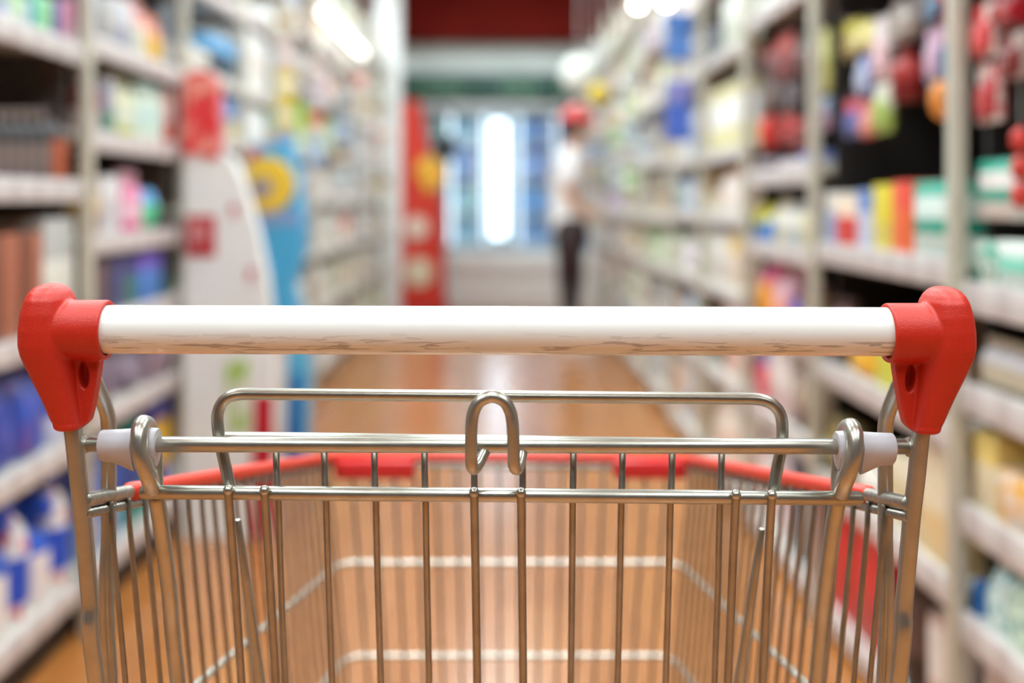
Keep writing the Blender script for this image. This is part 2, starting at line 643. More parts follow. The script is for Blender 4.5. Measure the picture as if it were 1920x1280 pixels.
def put(side, bi, row, px0, px1, ytop, kind, c1, c2=None, pat=0, c3=None, dep=None, back=0.02, ybase=None):
    """an item standing on a shelf, placed by where its front face runs along the shelf"""
    X = (XL if side < 0 else XR) + back
    zs = (ZL if side < 0 else ZR)[bi]
    z = zs[row] + .051
    ya, yb = sorted((F * side * X / (px0 - VX), F * side * X / (px1 - VX)))
    b0, b1 = (BAYL if side < 0 else BAYR)[bi]
    b1 -= .03 if bi == 10 else 0
    ya, yb = max(ya, b0 + .042), min(yb, b1 - .006)
    wd = yb - ya - .004
    if wd < .015:
        return
    y = (ya + yb) / 2
    h = H + (VY - ytop) * y / F - z
    nxt = [q for q in zs if q > zs[row]]
    if nxt:
        h = min(h, nxt[0] - z - .012)
    h = max(h, .04)
    if kind in ('bottle', 'jar', 'can', 'spray_bottle', 'ball'):
        n = max(1, round(wd / min(wd, max(.045, min(.11, h * .5)))))
        dd = wd / n
        for i in range(n):
            product(side, (side, bi, row), kind, side * (X + dd / 2), ya + dd * (i + .5), z, dd, dd * .97, h, c1, c2, pat, True, c3)
        return
    d = dep or min(.24, max(.06, wd * .8))
    product(side, (side, bi, row), kind, side * (X + d / 2), y, z, d, wd, h, c1, c2, pat, True, c3)


def fill(side, bi, row, pal, kinds, wmin=.07, wmax=.12, hmin=.6, hmax=.95, back=.02, y0=None, y1=None, parts=True, second=False):
    X = (XL if side < 0 else XR) + back
    zs = (ZL if side < 0 else ZR)[bi]
    z = zs[row] + .051
    gap = (zs[row + 1] - z - .015) if row + 1 < len(zs) else .26
    b0, b1 = (BAYL if side < 0 else BAYR)[bi]
    b1 -= .03 if bi == 10 else 0
    y = max(b0 + .042, y0 or 0)
    end = min(b1 - .006, y1 or 99)
    while y < end - wmin * .7:
        kind = random.choice(kinds)
        n = random.choice((1, 2, 2, 3))
        c1, c2, pat = random.choice(pal)
        wd = random.uniform(wmin, wmax)
        h = gap * random.uniform(hmin, hmax)
        for _ in range(n):
            if y + wd > end:
                wd = end - y
            if wd < .03:
                break
            d = wd if kind in ('bottle', 'jar', 'can', 'spray_bottle', 'ball') else min(.22, wd * 1.2)
            hh = min(h, wd * 3.2) if d == wd else h
            product(side, (side, bi, row), kind, side * (X + d / 2 + random.uniform(0, .015)), y + wd / 2, z, d, wd * .96, hh, c1, c2, pat, parts,
                    c2 if parts and kind in ('carton', 'bottle', 'jar') and random.random() < .6 else None)
            y += wd
        if y + .03 > end:
            break


def hang(side, bi, px0, px1, yt, yb, kind, c1, c2=None, pat=0, back=.1, d=.035):
    """a pack hanging from a peg on the back panel"""
    X = (XL if side < 0 else XR) + back
    ya, yb_ = sorted((F * side * X / (px0 - VX), F * side * X / (px1 - VX)))
    y = (ya + yb_) / 2
    wd = (px1 - px0) * y / F if kind in ('ball', 'bottle') else min(yb_ - ya, .2)
    z1, z0 = H + (VY - yt) * y / F, H + (VY - yb) * y / F
    b0, b1 = (BAYL if side < 0 else BAYR)[bi]
    if not b0 <= y < b1:
        bi += 1 if y >= b1 else -1
        b0, b1 = (BAYL if side < 0 else BAYR)[bi]
    if kind not in ('ball', 'bottle'):
        wd = min(wd, b1 - b0 - .08)
    y = min(max(y, b0 + .045 + wd / 2), b1 - .01 - wd / 2)
    product(side, (side, bi, 'peg'), kind, side * X, y, z0, d if kind == 'blister_pack' else wd, wd, z1 - z0, c1, c2, pat)
    XB = (XL if side < 0 else XR) + DEP
    return (side, bi, X, XB, y, z1)


# ---- right-hand side, near bays (hand laid)
TEAL, MINT = '1fa58a', '8fe0c8'
HK = []
# bay 0: beyond the nearest post, edge of the frame
put(1, 0, 4, 1812, 1868, 452, 'carton', 'e6e6dc', TEAL, 4, None, .2)
put(1, 0, 4, 1868, 1925, 452, 'carton', 'dfe8e0', MINT, 1, None, .2)
put(1, 0, 3, 1830, 1925, 640, 'bottle', 'd8d4d8', '8a7c6a', 2, 'c8b9a0')
put(1, 0, 2, 1815, 1870, 815, 'carton', 'ecdcb8', 'f0d27a', 5, None, .2)
put(1, 0, 2, 1870, 1930, 890, 'carton', 'f0dccb', 'f0b04a', 4, None, .2)
put(1, 0, 1, 1815, 1835, 1090, 'carton', '2a6fb8')
put(1, 0, 1, 1840, 1880, 1065, 'pouch', 'd5e8e4', '4fa0a4', 4)
put(1, 0, 1, 1880, 1930, 1085, 'pouch', 'd4ead2', '3f8f98', 4)
put(1, 0, 0, 1816, 1925, 1230, 'jar', 'e8e0da', 'c8b0a8', 2)
# bay 1
put(1, 1, 3, 1536, 1566, 360, 'carton', '9fb2dc', 'e8e4dc', 5)
put(1, 1, 3, 1566, 1606, 372, 'carton', 'dd3b30', 'f0d8c0', 5)
put(1, 1, 3, 1606, 1636, 356, 'carton', 'c9cfe6', '6f8fcc', 5)
put(1, 1, 3, 1636, 1672, 346, 'carton', 'e6d52e', 'e0d060', 2)
put(1, 1, 3, 1672, 1708, 340, 'carton', 'f26a34', 'ee5038', 5)
put(1, 1, 3, 1712, 1790, 340, 'carton', 'd8e8e0', TEAL, 6, None, .3)
put(1, 1, 2, 1536, 1580, 560, 'bottle', '9a7a86', '5a4848', 2)
put(1, 1, 2, 1580, 1640, 600, 'pouch', 'e8a52a', 'e6c03a', 4)
put(1, 1, 2, 1640, 1710, 610, 'carton', 'd9d63e', 'cfd080', 5)
put(1, 1, 2, 1712, 1785, 600, 'carton', '6a4a36', 'a88a70', 1)
put(1, 1, 1, 1540, 1590, 790, 'jar', 'b8a868', '8a7a50', 2)
put(1, 1, 1, 1592, 1650, 860, 'pouch', 'e0d8cc', 'c8a088', 4)
put(1, 1, 1, 1652, 1720, 850, 'carton', 'e8dcc0', 'd8c8a0', 1)
put(1, 1, 1, 1722, 1790, 830, 'carton', 'ecdcbc', 'e6c890', 2)
put(1, 1, 0, 1536, 1600, 960, 'carton', 'cc1f22')
put(1, 1, 0, 1602, 1668, 985, 'carton', 'd02226', 'b81a20', 2)
put(1, 1, 0, 1670, 1725, 1060, 'jar', '5a4038', '332622', 2)
put(1, 1, 0, 1727, 1792, 1168, 'can', 'ece4dc', 'd8b8a8', 2)
# hanging goods of bay 1
for a in ((1548, 1582, 48, 168, 'blister_pack', 'd8d06a', 'e8e4a0', 4), (1552, 1580, 176, 240, 'blister_pack', '9fb0cc', 'c8a0b8', 2),
          (1586, 1612, 40, 110, 'blister_pack', 'd8c844', 'b09a50', 2), (1604, 1636, 44, 96, 'blister_pack', 'e0cc30', 'f0e4a0', 4),
          (1612, 1634, 104, 180, 'blister_pack', '3f62b8', 'c0c8e0', 3), (1588, 1622, 186, 256, 'blister_pack', 'd8506a', '5a62a8', 2),
          (1618, 1640, 192, 258, 'blister_pack', 'd83a34', 'e89a90', 4), (1640, 1668, 34, 150, 'blister_pack', 'e0d4d2', 'e8c4c8', 2),
          (1642, 1672, 156, 250, 'blister_pack', 'dcd8c8', 'a8c060', 2), (1674, 1738, 88, 190, 'bottle', 'a82a24', '7a1c1a', 2),
          (1742, 1772, 52, 158, 'blister_pack', '4f9cc8', 'd0a8c0', 5), (1744, 1790, 146, 226, 'ball', 'f29844'),
          (1740, 1776, -20, 46, 'blister_pack', 'a8382e', '4a6a8a', 3), (1676, 1730, 0, 80, 'blister_pack', '6a5a54', '9a8a80', 3)):
    HK.append(hang(1, 1, *a, back=.05))
# hanging goods of bay 0 seen at the frame edge
for a in ((1826, 1866, 10, 110, 'blister_pack', 'ead0c8', 'd8484a', 3), (1868, 1900, -10, 46, 'blister_pack', 'dcdcdc', 'a01c20', 3),
          (1838, 1880, 122, 230, 'blister_pack', 'e6d8d0', 'b8343a', 4), (1886, 1925, 60, 150, 'blister_pack', 'b8a098', '7a2020', 3),
          (1884, 1925, -30, 50, 'blister_pack', '8a0c16', 'a01020', 2)):
    HK.append(hang(1, 0, *a, back=.024))
for yy in (238, 290, 342):
    hk = hang(1, 0, 1896, 1932, yy, yy + 48, 'ball', 'd84038', back=.03)
    o = ROWS[(1, 0, 'peg')][-1][1]
    me = bpy.data.meshes.new('cord')
    bm = NB()
    k_ = o.scale.z
    top = (1.748 - o.location.z) / k_ if yy == 238 else 1.09
    tube(bm, [(0, 0, .98), (0, 0, top)], .03, 6)
    cd = obj('cord', bm, M['white'])
    cd.parent = o
# second layer of the teal cartons
put_z = ZR[0][4] + .051
o = product(1, (1, 0, 4), 'carton', XR + .12, 1.775, put_z + .111, .2, .13, .1, 'e8e4de', TEAL, 6, True)
# bay 2
put(1, 2, 5, 1404, 1450, 0, 'carton', 'e8e6dc')
put(1, 2, 5, 1452, 1526, -20, 'carton', 'e4e2d8', 'c8c0b0', 2)
for a in ((1412, 1448, 100, 150, 'blister_pack', 'b85a58', '6a4048', 2), (1452, 1496, 66, 150, 'blister_pack', 'd8504a', '8a3a3e', 2),
          (1410, 1450, 156, 210, 'blister_pack', '5a4a48', '7a6a66', 4), (1454, 1520, 156, 216, 'blister_pack', '6a5656', '4a4048', 4),
          (1424, 1462, 214, 282, 'ball', 'e8443a'), (1466, 1490, 208, 274, 'blister_pack', 'd83c38', 'a83030', 2),
          (1490, 1524, 70, 140, 'blister_pack', '3a3430', '5a2a2a', 2), (1492, 1524, 222, 280, 'blister_pack', 'c03a34', '702020', 4)):
    HK.append(hang(1, 2, *a, back=.05))
put(1, 2, 4, 1404, 1440, 300, 'carton', '8a7a80', '6a5a64', 2)
put(1, 2, 4, 1442, 1500, 302, 'pouch', 'c0b0b4', '9a8a94', 4)
put(1, 2, 4, 1502, 1526, 325, 'carton', '6f7fc4', 'd0c8c8', 2)
put(1, 2, 3, 1403, 1424, 380, 'pouch', 'e0d832', '3a7ac0', 2)
put(1, 2, 3, 1425, 1446, 385, 'pouch', '3f7cc8', 'e8e040', 5)
put(1, 2, 3, 1447, 1470, 372, 'bottle', 'ece8dc', 'd0c8a8', 2)
put(1, 2, 3, 1471, 1500, 378, 'bottle', 'e8e6de', 'b0b8c0', 2)
put(1, 2, 3, 1502, 1526, 400, 'carton', 'e0d8a0', 'c8b870', 2)
put(1, 2, 2, 1404, 1436, 470, 'pouch', 'f2a028', 'f0609a', 5)
put(1, 2, 2, 1437, 1470, 500, 'pouch', 'e8b0bc', 'f0a080', 2)
put(1, 2, 2, 1471, 1500, 560, 'bottle', 'c8484e', '5a50b8', 5)
put(1, 2, 2, 1501, 1526, 560, 'carton', '8a6a40', 'b89a60', 2)
put(1, 2, 0, 1404, 1440, 690, 'pouch', 'ece0dc', 'e0484a', 4)
put(1, 2, 0, 1441, 1480, 690, 'pouch', 'e8d8d8', 'd090a0', 4)
put(1, 2, 0, 1481, 1526, 740, 'carton', '28405a', '182838', 2)
put(1, 2, 1, 1404, 1438, 640, 'pouch', 'e83a58', '4a58c0', 5)
put(1, 2, 1, 1439, 1482, 650, 'carton', 'ece0dc', 'd8c0c0', 2)
put(1, 2, 1, 1484, 1526, 690, 'bottle', 'b09a80', '6a5448', 2)

# ---- left-hand side, near bays
# bay 1: left edge of the frame up to the first post
put(-1, 1, 4, 2, 22, 0, 'carton', 'b8c0d8', 'd8d8e0', 2)
put(-1, 1, 4, 22, 44, -10, 'carton', 'b8d8a0', 'd8e4c8', 2)
put(-1, 1, 4, 44, 64, 0, 'carton', '6f9cb8', 'b8d0d8', 3)
put(-1, 1, 4, 66, 96, -10, 'carton', 'a8dc98', '70c8a0', 3)
put(-1, 1, 4, 97, 112, 0, 'carton', '4a5a98')
put(-1, 1, 4, 113, 132, 0, 'carton', 'a84a80', 'c090a8', 3)
put(-1, 1, 4, 133, 152, 0, 'carton', 'd89aa4', 'e0c8c8', 2)
for i in range(6):
    a = -20 + i * 21
    put(-1, 1, 3, a, a + 20, 205, 'bottle', '2c2626', '6a5858', 2, '7a6a64')
put(-1, 1, 3, 106, 150, 196, 'bottle', 'b05a3c', '3a3030', 5)
put(-1, 1, 2, -40, 40, 440, 'carton', 'a85f42', '6e4030', 3)
put(-1, 1, 2, 41, 80, 436, 'carton', 'b0664a', '7a4634', 3)
put(-1, 1, 2, 82, 152, 408, 'carton', 'e4e4da', 'b8b8b4', 5, None, .26)
put(-1, 1, 1, -30, 40, 700, 'pouch', '2c3f9c', '5a60b8', 4)
put(-1, 1, 1, 41, 96, 690, 'pouch', '3a52b0', '6a4a90', 4)
put(-1, 1, 1, 97, 150, 700, 'pouch', '4050a0', 'c8c8dc', 2)
for i, (a, b) in enumerate(((-60, -10), (-9, 30), (31, 70), (71, 110), (111, 150))):
    put(-1, 1, 0, a, b, 905 + 40 * math.cos(i * 2.2) - i * 6, 'spray_bottle' if i % 2 else 'bottle', ('e8e0da', 'ece4de', 'e4e0e0', 'e8dcd8', 'e8e4e4')[i],
        ('d85a54', '2a5cc0', 'd8484a', '2a5cc8', 'e08060')[i], (2, 5, 4, 5, 4)[i], '1f4fc0')
# bay 2
put(-1, 2, 5, 172, 212, -10, 'carton', 'b8b4ac', '8a8a98', 3)
put(-1, 2, 5, 213, 250, 0, 'carton', 'c8c8cc', 'a0a0b0', 2)
put(-1, 2, 5, 251, 282, 0, 'bottle', 'dcd8c4', 'e8a8a0', 5)
put(-1, 2, 5, 283, 308, 30, 'bottle', 'e8b846', 'e89a80', 5)
put(-1, 2, 5, 309, 330, 10, 'carton', '6a7078', 'a8a8a8', 2)
put(-1, 2, 4, 172, 196, 130, 'bottle', '8a2a30', 'c8b0b0', 2)
put(-1, 2, 4, 197, 216, 150, 'carton', '9a9aa8', '5a8a78', 2)
put(-1, 2, 4, 217, 262, 138, 'bottle', 'd8d8b4', 'b8b830', 2, 'd8dcc8')
put(-1, 2, 4, 264, 312, 158, 'jar', 'd4e0d0', 'a8d8cc', 1, 'c8e0d8')
put(-1, 2, 4, 313, 330, 170, 'carton', 'e0b0a8', 'd86a60', 2)
put(-1, 2, 3, 172, 196, 330, 'bottle', 'c8a050', '8a5a18', 2)
put(-1, 2, 3, 197, 232, 330, 'can', 'd4d0d4', 'e8e8ea', 5)
put(-1, 2, 3, 240, 272, 320, 'bottle', 'e890b0', 'd83a88', 2, 'f0c0d0')
put(-1, 2, 3, 273, 304, 352, 'ball', '62d09e', '6aa8e0', 5)
put(-1, 2, 2, 172, 200, 485, 'carton', '7a5a48', '4a3a58', 3)
put(-1, 2, 2, 201, 232, 480, 'carton', '4a4a8a', '2a2a58', 3)
put(-1, 2, 2, 233, 256, 480, 'carton', '2f6a58', '3a3a78', 5)
put(-1, 2, 2, 257, 305, 470, 'carton', '3a7ac8', '6a58c0', 5)
put(-1, 2, 2, 306, 330, 470, 'carton', '2a2a2e', '1f4a3a', 2)
put(-1, 2, 1, 172, 230, 640, 'pouch', '7a6070', '4a4a70', 4)
put(-1, 2, 1, 231, 280, 640, 'pouch', '8a7a8a', '5a4858', 4)
put(-1, 2, 1, 281, 330, 650, 'carton', '7a5a68', 'a08a98', 4)
put(-1, 2, 0, 172, 240, 830, 'bottle', '3a5aa8', '8aa0d0', 2)
put(-1, 2, 0, 241, 286, 790, 'bottle', '3a4a8a', '2a8a80', 2)
put(-1, 2, 0, 287, 330, 745, 'jar', 'd8a830', '4a4a9a', 2)

# ---- the far bays: pale, mixed stock
PALE = [('dcd8d2', 'c4bab2', 1), ('dededa', 'b4b4ba', 2), ('d8cfbe', 'c0a880', 1), ('e0d6d2', 'd0a8a0', 4), ('d4d8de', 'a0b0cc', 2),
        ('e2e2e2', 'b8c8b8', 4), ('d8c8b8', 'b89070', 2), ('c8c4c0', '8a847c', 2), ('eceae4', 'e0c8a0', 5), ('d8d4da', 'c098b8', 4),
        ('ececec', None, 0), ('dcd8cc', None, 0), ('d4d0cc', 'a09890', 6), ('f0e4d8', 'e8a878', 4), ('dce4e8', 'a0b4c0', 1),
        ('c8b8a8', 'e8e0d8', 5), ('d8c0c0', 'f0e8e8', 5), ('b0b4b8', 'e8e8e8', 2), ('c8d8b8', 'e8f0d8', 1), ('e8c8b0', 'f0f0e8', 5)]
ACC = [('8aa8d8', 'e0e8f0', 1), ('e8c860', 'f0ead0', 1), ('d87868', 'f0e0d8', 2), ('9ac878', 'e8f0e0', 1), ('a890b8', 'e8e0f0', 2),
       ('8a7460', 'd8c8b0', 2), ('6a6a74', 'c8c8c8', 2)]
KF = ('carton', 'carton', 'bottle', 'pouch', 'jar', 'can')
# pieces that stand out among the far stock
put(-1, 3, 6, 345, 432, 34, 'carton', 'a01c16', 'd8d0c8', 5)
put(-1, 3, 5, 345, 394, 90, 'carton', 'd8d2c8', 'c8c0b4', 1)
put(-1, 3, 5, 396, 446, 76, 'carton', '2f4a60', '5aa4d8', 5)
put(-1, 3, 4, 396, 424, 166, 'carton', '7f98cc', '4f82c0', 2)
put(-1, 3, 4, 425, 448, 166, 'carton', '6f90c4', 'd8c890', 2)
put(-1, 4, 6, 458, 494, 20, 'carton', 'e6e4e2', 'c060b0', 2)
put(-1, 4, 6, 495, 528, 20, 'carton', 'e8e6e0', 'b8b4b0', 2)
put(-1, 4, 5, 458, 504, 62, 'carton', 'f4f4f2', 'e8e0da', 1)
put(-1, 4, 5, 505, 530, 80, 'carton', 'dcdcd2', '9aa4a8', 3)
put(-1, 4, 4, 458, 500, 202, 'can', 'f4f2ee', 'eceae4', 2)
put(-1, 4, 4, 501, 530, 205, 'carton', '9ab0a4', 'd8b090', 2)
put(-1, 5, 4, 536, 586, 192, 'carton', '8cc420', 'd0e0a8', 2)
put(1, 3, 5, 1322, 1352, 60, 'carton', '46524e', '8a928c', 2)
put(1, 3, 5, 1354, 1396, -10, 'carton', 'e4e6da', 'd8dcc8', 2)
put(1, 3, 4, 1322, 1396, 160, 'jar', 'f2f2ee', 'e8e0b0', 2)
put(1, 3, 3, 1320, 1346, 300, 'carton', '7a5a28', 'e0d8c0', 2)
put(1, 3, 3, 1348, 1396, 312, 'bottle', 'f2ece8', 'f0c0a0', 4)
put(1, 3, 2, 1320, 1362, 435, 'carton', 'e6e2e0', 'd8d8c8', 3)
put(1, 3, 2, 1364, 1396, 440, 'carton', 'ecdcc8', 'e8c880', 5)
put(1, 3, 1, 1320, 1356, 560, 'pouch', '2f5a48', '3a3f58', 4)
put(1, 3, 1, 1358, 1396, 580, 'carton', 'f0e4da', 'e89a90', 4)
put(1, 3, 0, 1320, 1396, 690, 'pouch', 'ecdccc', 'f0b098', 4)
for side, bays, zz_ in ((-1, BAYL, ZL), (1, BAYR, ZR)):
    for bi in range(3, len(bays)):
        near = bi < 5
        for row in range(len(zz_[bi])):
            y0 = 3.9 if (side < 0 and bi == 3) else None
            pal = PALE * 2 + ACC * 2
            wm = (.1, .15) if near else (.13, .2)
            if bi >= 9:
                wm = (.16, .24)
            if (side, bi, row) in ROWS:
                continue
            fill(side, bi, row, pal, KF, wm[0], wm[1], .7, .98, parts=near, y0=y0)
# signature pieces among the far stock

# ------------------------------------------------------------------ labels for the stock
SH = ['bottom shelf', 'second shelf up', 'third shelf up', 'fourth shelf up', 'fifth shelf up', 'sixth shelf up', 'seventh shelf up', 'top shelf']
for (side, bi, row), items in ROWS.items():
    items.sort(key=lambda t: t[0])
    for i, (y, o, c, c2, kind) in enumerate(items):
        what = '%s%s %s' % (c, ' and ' + c2 if c2 and c2 != c else '', KINDNAME[kind])
        where = 'on the pegs' if row == 'peg' else 'on the ' + SH[row]
        tag(o, '%s, %s %s, %s bay, %s side' % (what, ORD[min(i, 19)], where, ORD[bi], SIDE[side]), {'carton': 'carton', 'can': 'tin', 'blister_pack': 'hanging pack'}.get(kind, KINDNAME[kind]),
            ('packs hanging in the %s bay' if row == 'peg' else 'goods on the ' + SH[row] + ', %s bay') % ORD[bi] + ', %s side' % SIDE[side])
# peg hooks belong to the bay they are fixed to
UNITS = [o for o in C.objects if o.name.startswith('shelf_unit')]
for side, bi, X, XB, y, z1 in HK:
    u = [q for q in UNITS if SIDE[side] in q['label'] and ORD[bi] + ' bay' in q['label']][0]
    bm = NB()
    tube(bm, [(side * (X - .03), y, z1 + .012), (side * (X - .026), y, z1 + .003), (side * (XB), y, z1 + .003)], .0025, 8)
    obj('peg_hook', bm, M['hook'], u)

# ------------------------------------------------------------------ promotional standees on the left
YS = 3.40


def card(bm, pts, Y, d):
    return prism(bm, [P(x, y, Y) for x, y in pts], (0, d, 0))


t = thing('display_standee', 'tall white cardboard display stand with red header and red square emblem on the floor', 'display stand',
          (P(420, 1008, YS).x, YS, 0))
bt = VY + H * F / YS
obj('body', card(NB(), [(345, bt), (345, 280), (410, 280), (438, 300), (462, 364), (482, 434), (499, 520), (508, 600), (512, 680), (512, bt)], YS, .06),
    M['white'], t)
hd = obj('header', card(NB(), [(343, 288), (343, 170), (348, 140), (370, 130), (396, 136), (408, 160), (412, 288), (396, 300), (380, 292)], YS - .012, .05),
         pm('e2343a', 'ee9488', 4), t)
em = obj('emblem_square', card(NB(), [(348, 404), (403, 404), (403, 480), (348, 480)], YS - .006, .008), pm('c0142a'), t)
bm = NB()
for x0 in (360, 371, 382):
    tube(bm, [P(x0, 424, YS - .008), P(x0 + 1, 460, YS - .008)], .0042, 8)
tube(bm, [P(360, 426, YS - .008), P(366, 419, YS - .008), P(371, 424, YS - .008), P(377, 419, YS - .008), P(382, 426, YS - .008)], .0035, 8)
obj('emblem_mark', bm, pm('e8b8b8'), em)
gp = obj('green_panel', card(NB(), [(420, 670), (466, 670), (468, 812), (424, 812)], YS - .006, .008), pm('dfe4cc', '9cc83a', 4), t)
gp['label'] = 'white panel printed with green and orange fruit'
rp = obj('red_stripe', card(NB(), [(476, 740), (512, 740), (512, bt - 4), (468, bt - 4)], YS - .006, .008), pm('c41a30'), t)
for (x, y) in ((438, 398), (470, 518)):
    obj('red_mark', card(NB(), [(x - 7, y - 14), (x + 7, y - 14), (x + 5, y + 14), (x - 5, y + 14)], YS - .006, .008), pm('c8505a', 'e0c0c0', 2), t)

YB = 4.32
bt = VY + H * F / YB
t = thing('display_standee', 'blue cardboard display stand with a yellow disc, behind the white stand', 'display stand', (P(500, bt, YB).x, YB, 0))
obj('body', card(NB(), [(466, bt), (466, 270), (540, 268), (556, 330), (566, 420), (566, 470), (545, 540), (560, 600), (575, 700), (570, bt)], YB, .14),
    pm('4aaadb', '5ab4de', 2), t)
bm = NB()
c = P(503, 346, YB)
lathe(bm, [(.108, 0), (.112, -.006), (.112, -.016), (.106, -.022), (.001, -.022)], 40, (c.x, YB, c.z), 'y')
ds = obj('yellow_disc', bm, pm('edc63a'), t)
bm = NB()
c = P(490, 352, YB - .022)
lathe(bm, [(.045, 0), (.047, -.004), (.045, -.008), (.001, -.008)], 30, (c.x, YB - .022, c.z), 'y')
obj('disc_centre', bm, pm('8a80a0', 'c8b060', 4), ds)
obj('red_flash', card(NB(), [(467, 276), (488, 278), (484, 296), (474, 312), (467, 316)], YB - .006, .008), pm('d04650'), t)
obj('pale_band', card(NB(), [(470, 398), (560, 396), (564, 420), (474, 424)], YB - .006, .008), pm('8aa6d4'), t)
obj('blue_stripe', card(NB(), [(546, 700), (566, 700), (570, bt - 4), (534, bt - 4)], YB - .006, .008), pm('1f6cb4'), t)
obj('white_panel', card(NB(), [(468, 600), (540, 600), (532, bt - 4), (468, bt - 4)], YB - .006, .008), pm('e8e4e2', 'e0c0a8', 4), t)

# red display at the end of the left-hand shelving
YD = 10.0
t = thing('display_standee', 'red promotional display with two white discs beside the white pillar', 'display stand', (P(790, 590, YD).x, YD, 0))
fl = VY + H * F / YD
obj('body', card(NB(), [(748, fl), (750, 200), (762, 186), (784, 190), (796, 240), (806, 300), (828, 380), (832, 470), (832, fl)], YD, .3), pm('dc3a28'), t)
for px, py, r in ((781, 426, 22), (785, 510, 27)):
    c = P(px, py, YD)
    obj('white_disc', lathe(NB(), [(r * YD / F, 0), (r * YD / F, -.02), (.01, -.022)], 32, (c.x, YD, c.z), 'y'), pm('f0dccc' if py < 450 else 'e8dcc0'), t)
obj('yellow_flash', card(NB(), [(778, 318), (790, 296), (812, 290), (832, 312), (836, 336), (816, 352), (800, 362)], YD - .03, .03), pm('f6b232', 'f8c850', 4), t)
obj('base_tray', card(NB(), [(735, fl), (735, 566), (838, 566), (838, fl)], YD - .04, .35), pm('c8302a'), t)
t = thing('monitor', 'small black monitor on a slim pole behind the red display', 'monitor', (P(834, 590, 10.4).x, 10.36, 0))
obj('screen_case', box(NB(), P(816, 300, 10.34), P(850, 252, 10.40), .012), M['black'], t)
x_ = P(833, 300, 10.37).x
obj('pole', tube(NB(), [(x_, 10.38, .02), (x_, 10.38, P(833, 299, 10.37).z)], .014), M['black'], t)
obj('foot', lathe(NB(), [(.05, 0), (.05, .015), (.02, .03)], 24, (x_, 10.38, 0)), M['black'], t)

# ------------------------------------------------------------------ freezer wall
t = thing('freezer_cabinet', 'wide upright freezer with lit glass doors at the end of the aisle', 'freezer', (0, YF + .3, 0))
zb = H - (472 - VY) * YF / F      # top of the pale lower chest
zt = 2.0
FX0, FX1 = -1.25, 1.35
obj('chest', box(box(NB(), (FX0, YF - .05, 0.0), (FX1, YF + .9, zb), .02), (FX0, YF - .09, H - (508 - VY) * YF / F), (FX1, YF - .05, zb - .03), .01), M['white'], t)
obj('back_panel', box(NB(), (FX0, YF + .85, zb), (FX1, YF + .9, zt)), M['white'], t)
obj('canopy', box(NB(), (FX0, YF, zt), (FX1, YF + .9, zt + .05), .01), M['white'], t)
edges = [FX0, (838 - VX) * YF / F, (902 - VX) * YF / F, (966 - VX) * YF / F, (1036 - VX) * YF / F, FX1]
for z in (zb + .36, zb + .72, zb + 1.08):
    if z < zt - .1:
        obj('rack', box(NB(), (FX0 + .02, YF + .25, z), (FX1 - .02, YF + .84, z + .015)), M['glass'] if False else M['white'], t)
for a, b in zip(edges, edges[1:]):
    bm = NB()
    for x in (a, b - .025):
        box(bm, (x, YF, zb), (x + .025, YF + .03, zt))
    box(bm, (a, YF, zb), (b, YF + .03, zb + .04))
    box(bm, (a, YF, zt - .04), (b, YF + .03, zt))
    dr = obj('door', bm, pm('b8c4c8'), t)
    obj('pane', box(NB(), (a + .025, YF + .012, zb + .04), (b - .025, YF + .018, zt - .04)), M['glass'], dr)
    obj('handle', tube(NB(), [(b - .04, YF - .03, zb + .5), (b - .04, YF - .03, zb + .9)], .009), M['white'], dr)
for x in edges[1:-1]:
    obj('light_tube', tube(NB(), [(x + .03, YF + .12, zb + .08), (x + .03, YF + .12, zt - .08)], .018), M['ftube'], t)
lt = obj('light_panel', box(NB(), (edges[2] + .10, YF + .2, zb + .14), (edges[3] - .09, YF + .22, zt - .12), .01), emis('freezer_light_panel', 'e4efff', 4.5), t)
lt['label'] = 'bright lit centre panel of the freezer'
FP = [('acc8dc', 'd8e8f0', 1), ('9cc4d8', 'e0ecf4', 2), ('a8d0d0', 'd8f0ec', 1), ('8aa8d8', 'd0dcf0', 2), ('7088cc', 'b8c8e8', 1), ('b8d8d8', None, 0),
      ('7aa8dc', None, 0), ('d0dcec', '8aa4d8', 4), ('98d0c4', 'd8ece8', 2)]
for ri, z in enumerate((zb + .002, zb + .376, zb + .736, zb + 1.096)):
    x = FX0 + .06
    k = 0
    while x < FX1 - .15:
        wd = random.uniform(.15, .22)
        if not (edges[2] - .02 < x + wd / 2 < edges[3] + .02):
            c1, c2, pat = random.choice(FP)
            if x > edges[3]:
                c1, c2, pat = random.choice(FP[3:5] + FP[6:8])
            h = min(.3, zt - z - .08)
            if h > .1:
                o = bpy.data.objects.new('frozen_pack', U['carton']['body'])
                C.objects.link(o)
                o.location = (x + wd / 2, YF + .42, z)
                o.scale = (wd * .94, .2, h * random.uniform(.8, 1))
                o.material_slots[0].link = 'OBJECT'
                o.material_slots[0].material = pm(c1, c2, pat)
                tag(o, '%s frozen food pack, %s along the %s freezer rack' % (colname(c1), ORD[k], ('lowest', 'second', 'third', 'highest')[ri]),
                    'frozen food', 'frozen packs behind the freezer doors')
                k += 1
        x += wd
